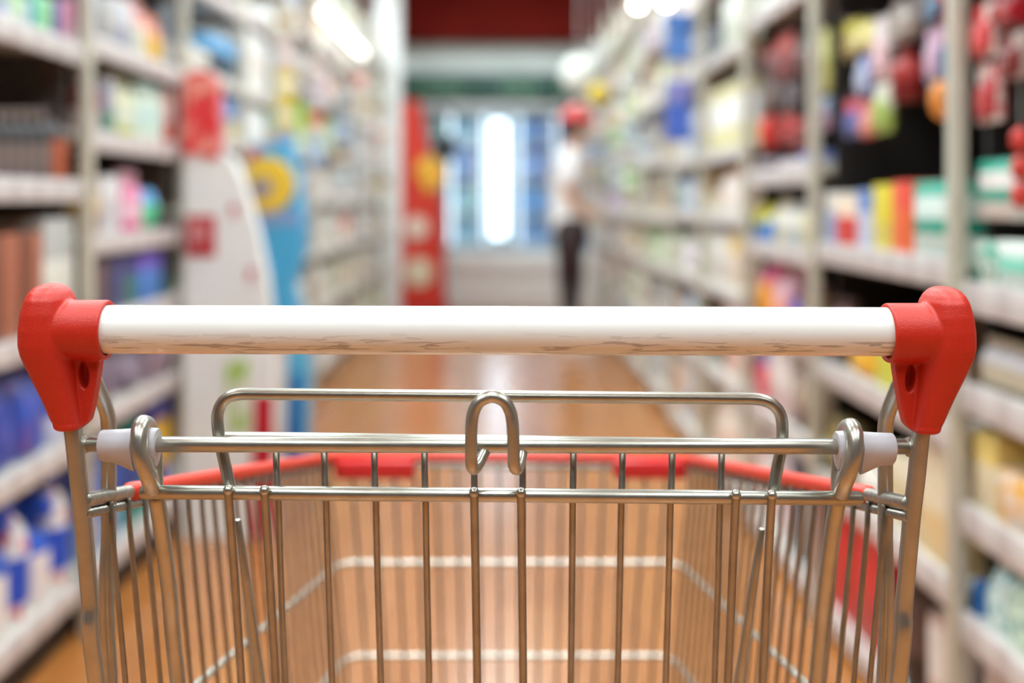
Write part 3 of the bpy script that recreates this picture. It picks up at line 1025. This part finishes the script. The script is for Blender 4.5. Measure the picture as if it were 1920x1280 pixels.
# green sign over the freezer
z0, z1 = H + (VY - 188) * YF / F, H + (VY - 139) * YF / F
t = thing('hanging_sign', 'long dark green sign board above the freezer doors', 'sign', (0, YF, z0))
obj('board', box(NB(), (-1.3, YF - .06, z0), (1.4, YF + .06, z1), .006), mat('dark_green_sign', '1f4a40', .5), t)
for a, b in ((775, 868), (938, 1008), (1042, 1070)):
    pa, pb = P(a, 178, YF - .062), P(b, 152, YF - .062)
    bm = NB()
    n = max(2, int((b - a) / 15))
    for i in range(n):
        q = pa.x + (pb.x - pa.x) * (i + .5) / n
        w_ = (pb.x - pa.x) / n * .36
        lathe(bm, [(w_, 0), (w_, -.006), (.002, -.006)], 16, (q, YF - .06, (pa.z + pb.z) / 2 + .012 * math.sin(i * 2.1)), 'y')
    obj('pale_green_mark', bm, mat('pale_green_sign', '7fb08c', .4), t)

# ------------------------------------------------------------------ shelf-top lights
t = thing('shelf_light', 'long fluorescent strip light above the pillar-side shelving', 'strip light', (-.97, 6.4, 2.08))
obj('batten', box(NB(), (-1.0, 5.7, 2.115), (-.94, 7.45, 2.14), .004), M['white'], t)
obj('tube', tube(NB(), [(-.97, 5.74, 2.092), (-.97, 7.42, 2.092)], .021), M['tube'], t)
br_ = NB()
for y in (5.8, 7.35):
    box(br_, (-1.029, y - .01, 2.12), (-.99, y + .01, 2.135))
obj('bracket', br_, M['white'], t)
for i, (px, py, Y) in enumerate(((1196, 8, 5.8), (1250, 2, 4.8))):
    c = P(px, py, Y)
    t = thing('spot_lamp', 'small bright spot lamp over the shopper-side shelving, %s one' % ('farther', 'nearer')[i], 'spot lamp', c)
    obj('shade', lathe(NB(), [(.02, .05), (.035, .045), (.04, 0), (.036, 0), (.03, .03), (.005, .035)], 20, (c.x, c.y + .0, c.z)), M['white'], t)
    bm = NB()
    bmesh.ops.create_uvsphere(bm, u_segments=16, v_segments=10, radius=.026, matrix=Matrix.Translation((c.x, c.y, c.z)))
    obj('bulb', bm, M['spot'], t)
    obj('arm', tube(NB(), [(c.x, c.y, c.z + .05), (c.x, c.y, c.z + .14), (XR - .013, c.y, c.z + .15)], .008, 8), M['white'], t)

# blue clip strip hanging at the right-hand shelving
Yc = F * (XR - .08) / (1272 - VX)
for i, (a, b, c1) in enumerate(((24, 62, '4a7cc8'), (64, 112, '5a8ad4'), (150, 190, '8a8ad0'), (192, 264, '4a6ccc'))):
    p0, p1 = P(1248, b, Yc), P(1296, a, Yc)
    o = bpy.data.objects.new('hanging_pack', U['carton']['body'])
    C.objects.link(o)
    o.location = ((p0.x + p1.x) / 2, Yc, p0.z)
    o.scale = (p1.x - p0.x, .03, p1.z - p0.z - .004)
    o.material_slots[0].link = 'OBJECT'
    o.material_slots[0].material = pm(c1)
    tag(o, 'blue pack hanging on the clip strip beside the shelving, %s from the top' % ORD[i], 'hanging pack', 'blue packs on the clip strip')
t = thing('clip_strip', 'narrow white clip strip holding the blue packs', 'clip strip', (P(1272, 20, Yc).x, Yc + .02, P(1272, 264, Yc).z))
obj('strip', box(NB(), P(1268, 270, Yc + .017), P(1276, -20, Yc + .021)), M['white'], t)
obj('hook', tube(NB(), [P(1272, -18, Yc + .02), P(1276, -26, Yc + .02), (XR + .002, Yc + .02, P(0, -26, Yc).z)], .003, 8), M['hook'], t)

for px, py, r, c1, lab in ((1103, 140, .155, 'f2f2ea', 'large white ball hanging by a cord over the far shopper-side shelves, upper one'),
                          (1106, 212, .10, 'eeece2', 'smaller white ball hanging by a cord below the large white ball'),
                          (1142, 176, .075, 'e0c440', 'yellow ball hanging by a cord beside the two white balls')):
    Yb = 8.6 if c1 != 'e0c440' else 7.0
    c = P(px, py, Yb) - Vector((.07, 0, 0))
    o = obj('hanging_ball', lathe(NB(), [(r * math.sin(PI * k / 16) + 1e-4, -r * math.cos(PI * k / 16)) for k in range(17)], 28, c), pm(c1, None, 0, .2))
    tag(o, lab, 'ball', 'balls hanging by the far shelves')
    dx = .03 if 'smaller' in lab else -.03
    cd = obj('cord', tube(NB(), [(c.x, c.y, c.z + r - .004), (c.x, c.y + (.16 if 'smaller' in lab else 0), c.z + r + .03), (c.x, c.y + (.16 if 'smaller' in lab else 0), 3.395)], .003, 6), M['white'], o)
# further clip strips of packs along the far shelves
for side, X in ((-1, XL), (1, XR)):
    for q, Ys in enumerate((5.25, 6.15, 6.9, 8.2, 9.2) if side > 0 else (4.75, 5.5, 6.4, 7.2, 8.0, 8.8)):
        x = side * (X - .065)
        ztop = 1.95 - .12 * (q % 3)
        t = thing('clip_strip', 'white clip strip along the far shelves, %s on the %s side' % (ORD[q], SIDE[side]), 'clip strip', (x, Ys, ztop - .7),
                  'clip strips along the far shelves')
        obj('strip', box(NB(), (x - .012, Ys + .02, ztop - .7), (x + .012, Ys + .024, ztop)), M['white'], t)
        obj('hook', tube(NB(), [(x, Ys + .022, ztop - .005), (x, Ys + .022, ztop + .02), (side * (X - .001), Ys + .022, ztop + .02)], .003, 8), M['hook'], t)
        for i in range(5):
            if random.random() < .15:
                continue
            c1, c2, pat = random.choice(PALE + ACC * 2)
            o = bpy.data.objects.new('hanging_pack', U['carton']['body'])
            C.objects.link(o)
            o.location = (x, Ys, ztop - .14 * (i + 1))
            o.scale = (.08, .035, .125)
            o.material_slots[0].link = 'OBJECT'
            o.material_slots[0].material = pm(c1, c2, pat)
            tag(o, '%s pack, %s from the top of the %s far clip strip, %s side' % (colname(c1), ORD[i], ORD[q], SIDE[side]), 'hanging pack',
                'packs on the far clip strips')

# ------------------------------------------------------------------ the shopper in the distance
YP = 7.75


def skin(name, verts, edges, radii, mat_, parent, sub=2, root=0):
    me = bpy.data.meshes.new(name)
    me.from_pydata([v for v in verts], edges, [])
    o = bpy.data.objects.new(name, me)
    C.objects.link(o)
    md = o.modifiers.new('skin', 'SKIN')
    md.use_smooth_shade = True
    sv = me.skin_vertices[0].data if me.skin_vertices else None
    if sv is None:
        bpy.context.view_layer.objects.active = o
        o.select_set(True)
        bpy.ops.mesh.customdata_skin_add()
        sv = me.skin_vertices[0].data
    for i, r in enumerate(radii):
        sv[i].radius = r if isinstance(r, tuple) else (r, r)
    sv[root].use_root = True
    sb = o.modifiers.new('sub', 'SUBSURF')
    sb.levels = sb.render_levels = sub
    dg = bpy.context.evaluated_depsgraph_get()
    dg.update()
    me2 = bpy.data.meshes.new_from_object(o.evaluated_get(dg))
    bpy.data.objects.remove(o)
    bm = NB()
    bm.from_mesh(me2)
    return obj(name, bm, mat_, parent, sharp=3.0)


pc = P(1070, 400, YP).x
sk = mat('skin', 'd9a688', .5)
V, E, R = [], [], []


def chain(pts, start=None):
    prev = start
    for (x, y, z, r) in pts:
        V.append((pc + x, YP + y, z))
        R.append(r)
        if prev is not None:
            E.append((prev, len(V) - 1))
        prev = len(V) - 1
    return prev


# the shopper faces the shelving (+x), weight on both feet, near arm raised to the stock
pelvis = chain([(0, 0, .92, (.14, .12))])
chest = chain([(0, 0, 1.06, (.13, .11)), (0.01, 0, 1.22, (.15, .12)), (0.0, 0, 1.37, (.13, .11))], pelvis)
neck = chain([(0.015, 0, 1.46, .055), (.03, 0, 1.52, .055)], chest)
head = chain([(.045, 0, 1.58, (.085, .08)), (.045, 0, 1.64, (.095, .085)), (.035, 0, 1.69, (.075, .07))], neck)
for s in (-1, 1):
    hip = chain([(0, s * .085, .84, .08), (.015 * s, s * .1, .66, .075), (.03 * s, s * .1, .48, .055), (.01 * s, s * .1, .3, .052),
                 (-.01 + .01 * s, s * .1, .1, .036), (0.02, s * .1, .045, .036), (.13, s * .11, .03, .03)], pelvis)
    if s < 0:
        hand = chain([(0, s * .17, 1.38, .055), (-.02, s * .21, 1.25, .047), (-.04, s * .23, 1.12, .04), (.06, s * .21, 1.02, .034), (.13, s * .2, .99, .027),
                      (.18, s * .2, .975, .03)], chest)
        d = Vector((.06, 0, -.02))
        b = Vector((.2, s * .2, .97))
    else:
        hand = chain([(0, s * .17, 1.38, .055), (.04, s * .22, 1.26, .047), (.06, s * .23, 1.15, .04), (.11, s * .22, 1.22, .034), (.15, s * .21, 1.27, .027),
                      (.17, s * .2, 1.3, .03)], chest)
        d = Vector((.05, 0, .035))
        b = Vector((.185, s * .2, 1.315))
    for k_, q in enumerate((-.03, -.01, .01, .03)):
        L = (.8, 1, .95, .75)[k_]
        chain([(b.x, b.y + q, b.z, .009), (b.x + d.x * .6 * L, b.y + q, b.z + d.z * .6 * L, .0085), (b.x + d.x * L, b.y + q, b.z + d.z * L - .015, .007)], hand)
    chain([(b.x - .02, b.y - s * .04, b.z + .015, .01), (b.x + .02, b.y - s * .05, b.z + .02, .008)], hand)
person = thing('person', 'person in a white shirt, red cap and dark trousers standing by the far shelves', 'person', (pc, YP, 0))
body = skin('body', V, E, R, sk, person)
V2, E2, R2 = V, E, R


def garment(name, pts_list, m_):
    global V, E, R
    V, E, R = [], [], []
    first = None
    for pts, st in pts_list:
        chain(pts, st)
    return skin(name, V, E, R, m_, person)


garment('shirt', [([(0, 0, .82, (.165, .15)), (0, 0, .9, (.172, .158)), (0, 0, 1.06, (.155, .14)), (.01, 0, 1.22, (.175, .15)), (0, 0, 1.38, (.15, .135)), (.01, 0, 1.45, (.08, .075))], None),
                  ([(0, -.18, 1.38, .085), (-.02, -.225, 1.24, .075), (-.03, -.235, 1.17, .07)], 4),
                  ([(0, .18, 1.38, .085), (.04, .225, 1.26, .075), (.05, .235, 1.19, .07)], 4)], pm('ece8ea', 'f4f2f0', 2))
garment('trousers', [([(0, 0, 1.0, (.15, .145)), (0, 0, .95, (.165, .16)), (0, 0, .88, (.2, .185))], None),
                     ([(0, -.085, .80, .125), (-.015, -.1, .66, .098), (-.03, -.1, .48, .078), (-.01, -.1, .3, .074), (-.02, -.1, .1, .064)], 2),
                     ([(0, .085, .80, .125), (.015, .1, .66, .098), (.03, .1, .48, .078), (.01, .1, .3, .074), (0, .1, .1, .064)], 2)],
        pm('2a1216', '3c3c40', 2))
hc = Vector((pc + .04, YP, 1.655))
bm = NB()
bmesh.ops.create_uvsphere(bm, u_segments=24, v_segments=14, radius=1, matrix=Matrix.Translation(hc) @ Matrix.Diagonal((.118, .105, .115, 1)))
bmesh.ops.delete(bm, geom=[v for v in bm.verts if v.co.z < hc.z - .02], context='VERTS')
bmesh.ops.holes_fill(bm, edges=[e for e in bm.edges if e.is_boundary])
box(bm, hc + Vector((.08, -.075, -.02)), hc + Vector((.2, .075, -.005)), .006)
obj('cap', bm, pm('d8343a'), person)
bm = NB()
bmesh.ops.create_uvsphere(bm, u_segments=20, v_segments=12, radius=1, matrix=Matrix.Translation(hc + Vector((-.025, 0, -.045))) @ Matrix.Diagonal((.088, .098, .1, 1)))
obj('hair', bm, pm('3a2420'), person)
bm = NB()
bmesh.ops.create_cone(bm, segments=10, radius1=.018, radius2=.006, depth=.05, matrix=Matrix.Translation(hc + Vector((.105, 0, -.06))) @ Matrix.Rotation(.25, 4, 'Y'))
obj('nose', bm, sk, person)
bm = NB()
for s in (-1, 1):
    bmesh.ops.create_uvsphere(bm, u_segments=10, v_segments=8, radius=.011, matrix=Matrix.Translation(hc + Vector((.092, s * .034, -.035))))
obj('eyes', bm, M['black'], person)
obj('mouth', tube(NB(), [hc + Vector((.085, -.025, -.1)), hc + Vector((.095, 0, -.1)), hc + Vector((.085, .025, -.1))], .005, 8, 4), pm('a85a50'), person)
for s in (-1, 1):
    bm = NB()
    c = Vector((pc + .04, YP + s * .105, .0))
    loft(bm, [[c + Vector((x * sc, y * sc2, z)) for x, y in [(.13 * math.cos(a) + .03, .05 * math.sin(a)) for a in (2 * PI * j / 16 for j in range(16))]]
              for z, sc, sc2 in ((0, .95, .95), (.02, 1, 1), (.05, .97, .95), (.085, .72, .8))])
    obj('shoe', bm, pm('d8d8d8'), person)

# ------------------------------------------------------------------ THE SHOPPING CART
cart = thing('shopping_cart', 'wire shopping cart with a white push handle and red end grips', 'shopping cart', (0, .9, 0))


def Q(px, py, Y, s):
    return P(px, py, Y) if s < 0 else P(1864 - px, py + 6, Y)


Y0 = 0.634
# push handle
bm = NB()
a, b = P(176, 617, Y0), P(1688, 621.5, Y0)
rad = 45.5 * Y0 / F
ax = (b - a)
N = 60
tube(bm, [a + ax * i / N for i in range(N + 1)], rad, 48)
hb = obj('handle_bar', bm, M['handle'], cart)
hb.location = (a + b) / 2 - wloc(cart)
for v in hb.data.vertices:
    v.co -= hb.location
hb['label'] = 'white scuffed push handle'

# red end grips
PXM = Y0 / F


def grip(s):
    bm = NB()
    sec = [(531, 86, 100, .003), (533, 77, 109, .008), (538, 68, 116, .0125), (547, 60, 123, .0165), (560, 54, 129, .0195), (585, 47.5, 134, .0215),
           (615, 44, 136.5, .0225), (643, 43.5, 138, .0225), (662, 47, 139.5, .0215), (680, 54, 141, .02), (700, 62.5, 143.5, .0182), (730, 76, 147, .0158),
           (762, 89.5, 151, .0137), (786, 99, 154, .0124), (790, 102.5, 153.5, .0116), (792, 102, 155, .0121), (800, 104, 155.5, .0120),
           (804.5, 109, 150, .0095), (806, 116, 144, .006)]
    rings = []
    for y, l, r, hd_ in sec:
        cx, hw = (l + r) / 2, (r - l) / 2
        ring = []
        for k in range(40):
            a = 2 * PI * k / 40
            ca_, sa_ = math.cos(a), math.sin(a)
            p = Q(cx + hw * math.copysign(abs(ca_) ** .78, ca_), y, Y0, s)
            p.y += hd_ * math.copysign(abs(sa_) ** .78, sa_) + .002
            ring.append(p)
        rings.append(ring)
    loft(bm, rings)
    # sleeve round the handle, open at the inner end
    xs = [Q(x, 618, Y0, s) for x in (86, 201, 203.5, 203.5, 201, 150)]
    ro = 56.0 * PXM
    rs = [ro, ro, ro - .0006, ro - .0022, ro - .0030, ro - .0030]
    prof = [(r, x.x) for r, x in zip(rs, xs)]
    lathe(bm, prof + [(.0005, xs[-1].x)], 48, (0, Y0, xs[0].z), 'x')
    # flat web below the sleeve with its oval opening
    cu = bpy.data.curves.new('web', 'CURVE')
    cu.dimensions = '2D'
    cu.fill_mode = 'BOTH'
    cu.extrude = .0042
    cu.bevel_depth = .0006

    def spl(pts):
        sp = cu.splines.new('POLY')
        sp.points.add(len(pts) - 1)
        for q, (x, y) in zip(sp.points, pts):
            v = Q(x, y, Y0, s)
            q.co = (v.x, v.z, 0, 1)
        sp.use_cyclic_u = True
    spl([(120, 655), (182, 660), (184, 678), (182, 694), (171, 760), (164, 788), (156, 797), (118, 797)])
    spl([(157 + 11 * math.cos(2 * PI * k / 24) + 2.2 * math.sin(2 * PI * k / 24), 703 + 28 * math.sin(2 * PI * k / 24)) for k in range(24)])
    co = bpy.data.objects.new('web', cu)
    C.objects.link(co)
    dg = bpy.context.evaluated_depsgraph_get()
    me = bpy.data.meshes.new_from_object(co.evaluated_get(dg))
    bpy.data.objects.remove(co)
    b2 = NB()
    b2.from_mesh(me)
    bmesh.ops.remove_doubles(b2, verts=b2.verts, dist=1e-6)
    for v in b2.verts:
        v.co = Vector((v.co.x, Y0 + .004 + v.co.z, v.co.y))
    prism(b2, [Q(x, y, Y0 + .0065, s) for x, y in ((120, 660), (181, 664), (183, 678), (181, 694), (170, 760), (163, 787), (156, 795), (118, 795))], (0, .004, 0))
    tm = bpy.data.meshes.new('t')
    b2.to_mesh(tm)
    b2.free()
    bm.from_mesh(tm)
    bmesh.ops.recalc_face_normals(bm, faces=bm.faces)
    me = bpy.data.meshes.new('raw')
    bm.to_mesh(me)
    bm.free()
    ro_ = bpy.data.objects.new('raw', me)
    C.objects.link(ro_)
    rm = ro_.modifiers.new('r', 'REMESH')
    rm.mode = 'VOXEL'
    rm.voxel_size = .00062
    rm.adaptivity = 0
    sm = ro_.modifiers.new('s', 'SMOOTH')
    sm.factor = .5
    sm.iterations = 12
    dg = bpy.context.evaluated_depsgraph_get()
    dg.update()
    me2 = bpy.data.meshes.new_from_object(ro_.evaluated_get(dg))
    bpy.data.objects.remove(ro_)
    b3 = NB()
    b3.from_mesh(me2)
    g = obj('end_grip', b3, M['red'], cart, sharp=3.1)
    g['label'] = 'red moulded end grip'
    return g


for s in (-1, 1):
    grip(s)

# uprights
for s in (-1, 1):
    bm = NB()
    tube(bm, [Q(130, 770, Y0, s), Q(137, 806, Y0, s), Q(146, 890, Y0 + .002, s), Q(155, 969, Y0 + .004, s), Q(169, 1128, Y0 + .008, s), Q(181, 1280, Y0 + .012, s),
              Vector((s * .228, .70, .50)), Vector((s * .225, .74, .22))], .0052, 16, 5)
    obj('upright', bm, M['zinc'], cart)
    bm = NB()
    tube(bm, [Q(158, 668, Y0 + .012, s), Q(168, 690, Y0 + .018, s), Q(183, 727, Y0 + .024, s), Q(198, 765, Y0 + .030, s), Q(204, 800, Y0 + .034, s),
              Q(204, 880, Y0 + .036, s), Q(204, 1000, Y0 + .037, s), Q(207, 1280, Y0 + .04, s), Vector((s * .235, .72, .40)), Vector((s * .23, .76, .22))],
         .0047, 16, 6)
    obj('inner_upright', bm, M['zinc'], cart)

# hinge rod with weld beads
YH = .640
bm = NB()
tube(bm, [P(150, 832, YH), P(1716, 837, YH)], .0047, 20)
hr = obj('hinge_rod', bm, M['zinc'], cart)
for s in (-1, 1):
    bm = NB()
    c = Q(158, 832, YH, s)
    lathe(bm, [(.003, -.003), (.0056, -.002), (.0062, 0), (.0052, .0022), (.003, .003)], 14, c, 'x')
    obj('weld_bead', bm, M['zinc2'], hr)
# plastic hinge bushings
for s in (-1, 1):
    def ringx(x, r, tail, sc=1.0):
        c = Q(x, 0, YH, s).x
        cz = Q(0, 832, YH, s).z
        out = []
        for k in range(28):
            a = 2 * PI * k / 28
            z = math.sin(a) * r
            if z < 0:
                z *= 1 + tail * (math.sin(a) ** 2)
            out.append(Vector((c, YH + math.cos(a) * r * (.95 if z > 0 else .95 - .2 * tail * abs(math.sin(a))), cz + z + .002 * (r / .01) * 0)))
        return out
    bm = NB()
    loft(bm, [ringx(x, r, tl) for x, r, tl in ((191, .0072, .2), (189.5, .0080, .2), (192, .0084, .25), (215, .0086, .3), (246, .0092, .75), (252, .0092, .8))])
    bu = obj('bushing', bm, M['bush'], cart)
    bm = NB()
    loft(bm, [ringx(x, r, tl) for x, r, tl in ((270, .0115, .95), (270.5, .0122, 1.0), (279, .0122, 1.0), (280, .0118, .95))])
    loft(bm, [ringx(x, r, tl) for x, r, tl in ((280, .0098, .5), (294, .0094, .45), (296, .0088, .4))])
    obj('flange', bm, M['bush'], bu)

# ---- the hinged rear gate
gate = NB()
YG = .640
g0, g1 = P(268, 922, YG), P(1612, 934, YG)
tube(gate, [g0, g1], .0042, 20)
gate = obj('gate', gate, M['zinc'], cart)
gate['label'] = 'hinged wire rear gate'
for s in (-1, 1):
    bm = NB()
    tube(bm, [Q(286, 918, .636, s), Q(281, 900, .629, s), Q(270, 872, .6255, s), Q(262, 842, .6248, s), Q(261, 812, .6275, s), Q(265, 796, .634, s), Q(270, 793, .642, s),
              Q(279, 800, .650, s), Q(287, 830, .655, s), Q(290, 870, .656, s), Q(291, 918, .650, s)], .0050, 16, 6)
    obj('hinge_loop', bm, M['zinc'], gate)
    bm = NB()
    tube(bm, [Q(293, 930, .646, s), Q(302, 985, .652, s), Q(318, 1110, .664, s), Q(334, 1280, .68, s), Vector((s * .19, .70, .6))], .0050, 16, 4)
    obj('gate_side_rod', bm, M['zinc'], gate)
    # leaning seat stay
    bm = NB()
    if s < 0:
        q0, q1 = P(446, 976, .672), P(488, 1280, .70)
    else:
        q0, q1 = P(1428, 993, .672), P(1386, 1280, .70)
    tube(bm, [q0, q0 + (q1 - q0) * .5, q1, q0 + (q1 - q0) * 1.5], [.0022, .0030, .0038, .0038], 12)
    obj('seat_stay', bm, M['zinc'], gate)
# upper frame of the gate
bm = NB()
tube(bm, [P(431, 912, .649), P(424, 880, .650), P(413, 830, .652), P(408, 795, .653), P(409, 772, .6535), P(418, 753, .654), P(434, 742, .654), P(456, 738.5, .654), P(490, 738.6, .654), P(540, 739, .654),
          P(700, 740.5, .654), P(940, 743, .654), P(1180, 745, .654), P(1330, 746.4, .654), P(1375, 747, .654), P(1406, 747.5, .654), P(1430, 750, .654), P(1450, 759, .654), P(1463, 776, .6535), P(1467, 800, .653),
          P(1465, 835, .652), P(1456, 885, .650), P(1450, 918, .649)], .0037, 16, 6)
obj('gate_frame', bm, M['zinc'], gate)
bm = NB()
tube(bm, [P(412, 821, .664), P(1466, 836, .664)], .0042, 16)
obj('gate_crossbar', bm, M['zinc'], gate)
TOPX = (518, 608, 702, 796, 889, 980, 1075, 1167, 1260, 1353)
BOTX = (535, 623, 714, 805, 893, 980, 1070, 1158, 1248, 1340)
for i, (x0, x1) in enumerate(zip(TOPX, BOTX)):
    dx = (x1 - x0)
    bm = NB()
    tube(bm, [P(x0, 826, .6625), P(x0, 860, .656), P(x0 + dx * .1, 912, .6505), P(x0 + dx * .25, 945, .651), P(x0 + dx * .5, 1080, .667), P(x1, 1280, .69),
              P(x1 + dx * .45, 1470, .71)], .00205, 10, 3)
    obj('gate_wire', bm, M['wire'], gate)
for x0, x1 in ((428, 453), (496, 517), (889, 895), (977, 981), (1380, 1365), (1447, 1430)):
    sl = 922 + (x0 - 268) * 12 / 1344.
    bm = NB()
    tube(bm, [P(x0, sl - 4, .6355), P(x0 + (x1 - x0) * .06, sl + 14, .6375), P(x0 + (x1 - x0) * .5, 1090, .654), P(x1, 1280, .672), P(x1 + (x1 - x0) * .5, 1470, .69)], .0026, 12, 3)
    wb = obj('gate_rod', bm, M['wire'], gate)
    bm = NB()
    bmesh.ops.create_uvsphere(bm, u_segments=12, v_segments=8, radius=.0031, matrix=Matrix.Translation(P(x0, sl - 5, .6350)))
    obj('weld_bead', bm, M['zinc'], gate)
# centre hook hung on the hinge rod
bm = NB()
tube(bm, [P(912, 838, .642), P(905, 852, .636), P(896, 870, .628), P(889, 878, .6225), P(884.5, 872, .619), P(883.5, 850, .618), P(884, 800, .617), P(888, 772, .617),
          P(900, 752, .617), P(923, 743.5, .617), P(945, 752, .617), P(957, 772, .617), P(961.5, 800, .617), P(963, 850, .618), P(964, 872, .619), P(969, 879, .6225),
          P(974, 868, .630), P(978, 850, .638), P(980, 840, .642)], .00365, 16, 6)
obj('hook', bm, M['zinc'], cart)

# ---- the basket
YA, YZ = .638, 1.20
RL = (P(160, 936, YA), P(620, 857, YZ))
RR = (P(1702, 942, YA), P(1290, 861, YZ))


def side_pt(s, t):
    a, b = RL if s < 0 else RR
    return a + (b - a) * t


def side_at(s, t, z):
    """point of the leaning side wall at height z"""
    p = side_pt(s, t)
    return Vector((p.x - s * (p.z - z) * .085, p.y, z))


bm = NB()
for s in (-1, 1):
    tube(bm, [side_pt(s, 0) + Vector((0, -.002, 0)), side_pt(s, .12)], .0046, 16, dome=.2)
    tube(bm, [side_pt(s, .0) + Vector((s * -.001, -.002, -.0078)), side_pt(s, .2) + Vector((0, 0, -.0078)), side_pt(s, 1) + Vector((0, 0, -.0085))], .0032, 12)
fr_l, fr_r = side_pt(-1, 1), side_pt(1, 1)
tube(bm, [fr_l + Vector((0, 0, -.009)), fr_r + Vector((0, 0, -.009))], .0032, 12)
basket = obj('basket', bm, M['zinc2'], cart)
basket['label'] = 'wire basket'
bm = NB()
ptl = [side_pt(-1, t) for t in (.105, .3, .6, .9, .975)] + [fr_l + Vector((.006, 0, 0)), fr_l + Vector((.03, .004, 0))]
ptr = [fr_r + Vector((-.03, .004, 0)), fr_r + Vector((-.006, 0, 0))] + [side_pt(1, t) for t in (.975, .9, .6, .3, .105)]
tube(bm, ptl + ptr, .0062, 18, 4)
obj('rim_sleeve', bm, M['rim'], basket)
for a, b in ((628, 778), (1150, 1287)):
    pa, pb = P(a, 896, YZ - .004), P(b, 862, YZ - .004)
    bm = box(NB(), (pa.x, YZ - .012, pa.z), (pb.x, YZ + .014, pb.z), .004)
    obj('corner_clip', bm, pm('cf2a2a'), basket)

ZB0, ZB1 = .55, .44       # basket floor, rear and front
bands = [(.745, .672), (.655, .567), (ZB0, ZB1)]
for s in (-1, 1):
    n = 23
    for i in range(1, n):
        t = i / n
        p = side_pt(s, t)
        zb_ = ZB0 + (ZB1 - ZB0) * t
        q = side_at(s, t, zb_)
        bm = NB()
        tube(bm, [p + Vector((s * -.004, 0, -.004)), p + Vector((s * -.0045, 0, -.02)), q + Vector((s * -.004, 0, 0))], .00185, 8)
        obj('side_wire', bm, M['wire'], basket)
for za, zf in bands:
    bm = NB()
    pts = [side_at(-1, t, za + (zf - za) * t) for t in (0, .25, .5, .75, .96)]
    pts += [side_at(-1, 1, zf) + Vector((.012, 0, 0)), side_at(1, 1, zf) + Vector((-.012, 0, 0))]
    pts += [side_at(1, t, za + (zf - za) * t) for t in (.96, .75, .5, .25, 0)]
    tube(bm, pts, .0030 if za > .6 else .0035, 12)
    obj('band_wire', bm, M['band'], basket)
nf = 17
for i in range(1, nf):
    u = i / nf
    a = fr_l.lerp(fr_r, u) + Vector((0, -.004, -.004))
    b = side_at(-1, 1, ZB1).lerp(side_at(1, 1, ZB1), u) + Vector((0, -.004, 0))
    bm = NB()
    tube(bm, [a, b], .0019, 8)
    obj('front_wire', bm, M['wire'], basket)
for i in range(1, 15):
    u = i / 15
    a = side_at(-1, 0, ZB0).lerp(side_at(1, 0, ZB0), u)
    b = side_at(-1, 1, ZB1).lerp(side_at(1, 1, ZB1), u)
    bm = NB()
    tube(bm, [a + Vector((0, .02, 0)), b], .0019, 8)
    obj('floor_wire', bm, M['wire'], basket)
# ---- chassis and castors
bm = NB()
for s in (-1, 1):
    tube(bm, [(s * .225, .70, .2), (s * .22, .8, .19), (s * .17, 1.3, .17)], .011, 14)
    tube(bm, [(s * .17, 1.28, .175), (s * .17, 1.2, .3), (s * .17, 1.12, ZB1 + .02)], .009, 12)
    tube(bm, [(s * .225, .74, .195), (s * .225, .73, .4), (s * .21, .76, ZB0 - .02)], .009, 12)
tube(bm, [(-.17, 1.3, .17), (.17, 1.3, .17)], .011, 14)
tube(bm, [(-.222, .76, .195), (.222, .76, .195)], .011, 14)
tube(bm, [(-.172, 1.12, ZB1 + .01), (.172, 1.12, ZB1 + .01)], .008, 12)
obj('chassis', bm, M['zinc'], cart)
for x, y, z in ((-.222, .74, .2), (.222, .74, .2), (-.17, 1.28, .175), (.17, 1.28, .175)):
    bm = NB()
    tube(bm, [(x, y, z), (x, y, .125)], .01, 12)
    for q in (-.02, .017):
        prism(bm, [(x + q, y - .02, .13), (x + q, y + .02, .13), (x + q, y + .045, .05), (x + q, y + .02, .045)], (.003, 0, 0))
    box(bm, (x - .02, y - .02, .125), (x + .02, y + .022, .132))
    ca = obj('castor', bm, M['zinc2'], cart)
    obj('wheel', lathe(NB(), [(.012, -.013), (.055, -.013), (.06, -.008), (.06, .008), (.055, .013), (.012, .013)], 28, (x, y + .03, .06), 'x'), M['wheel'], ca)
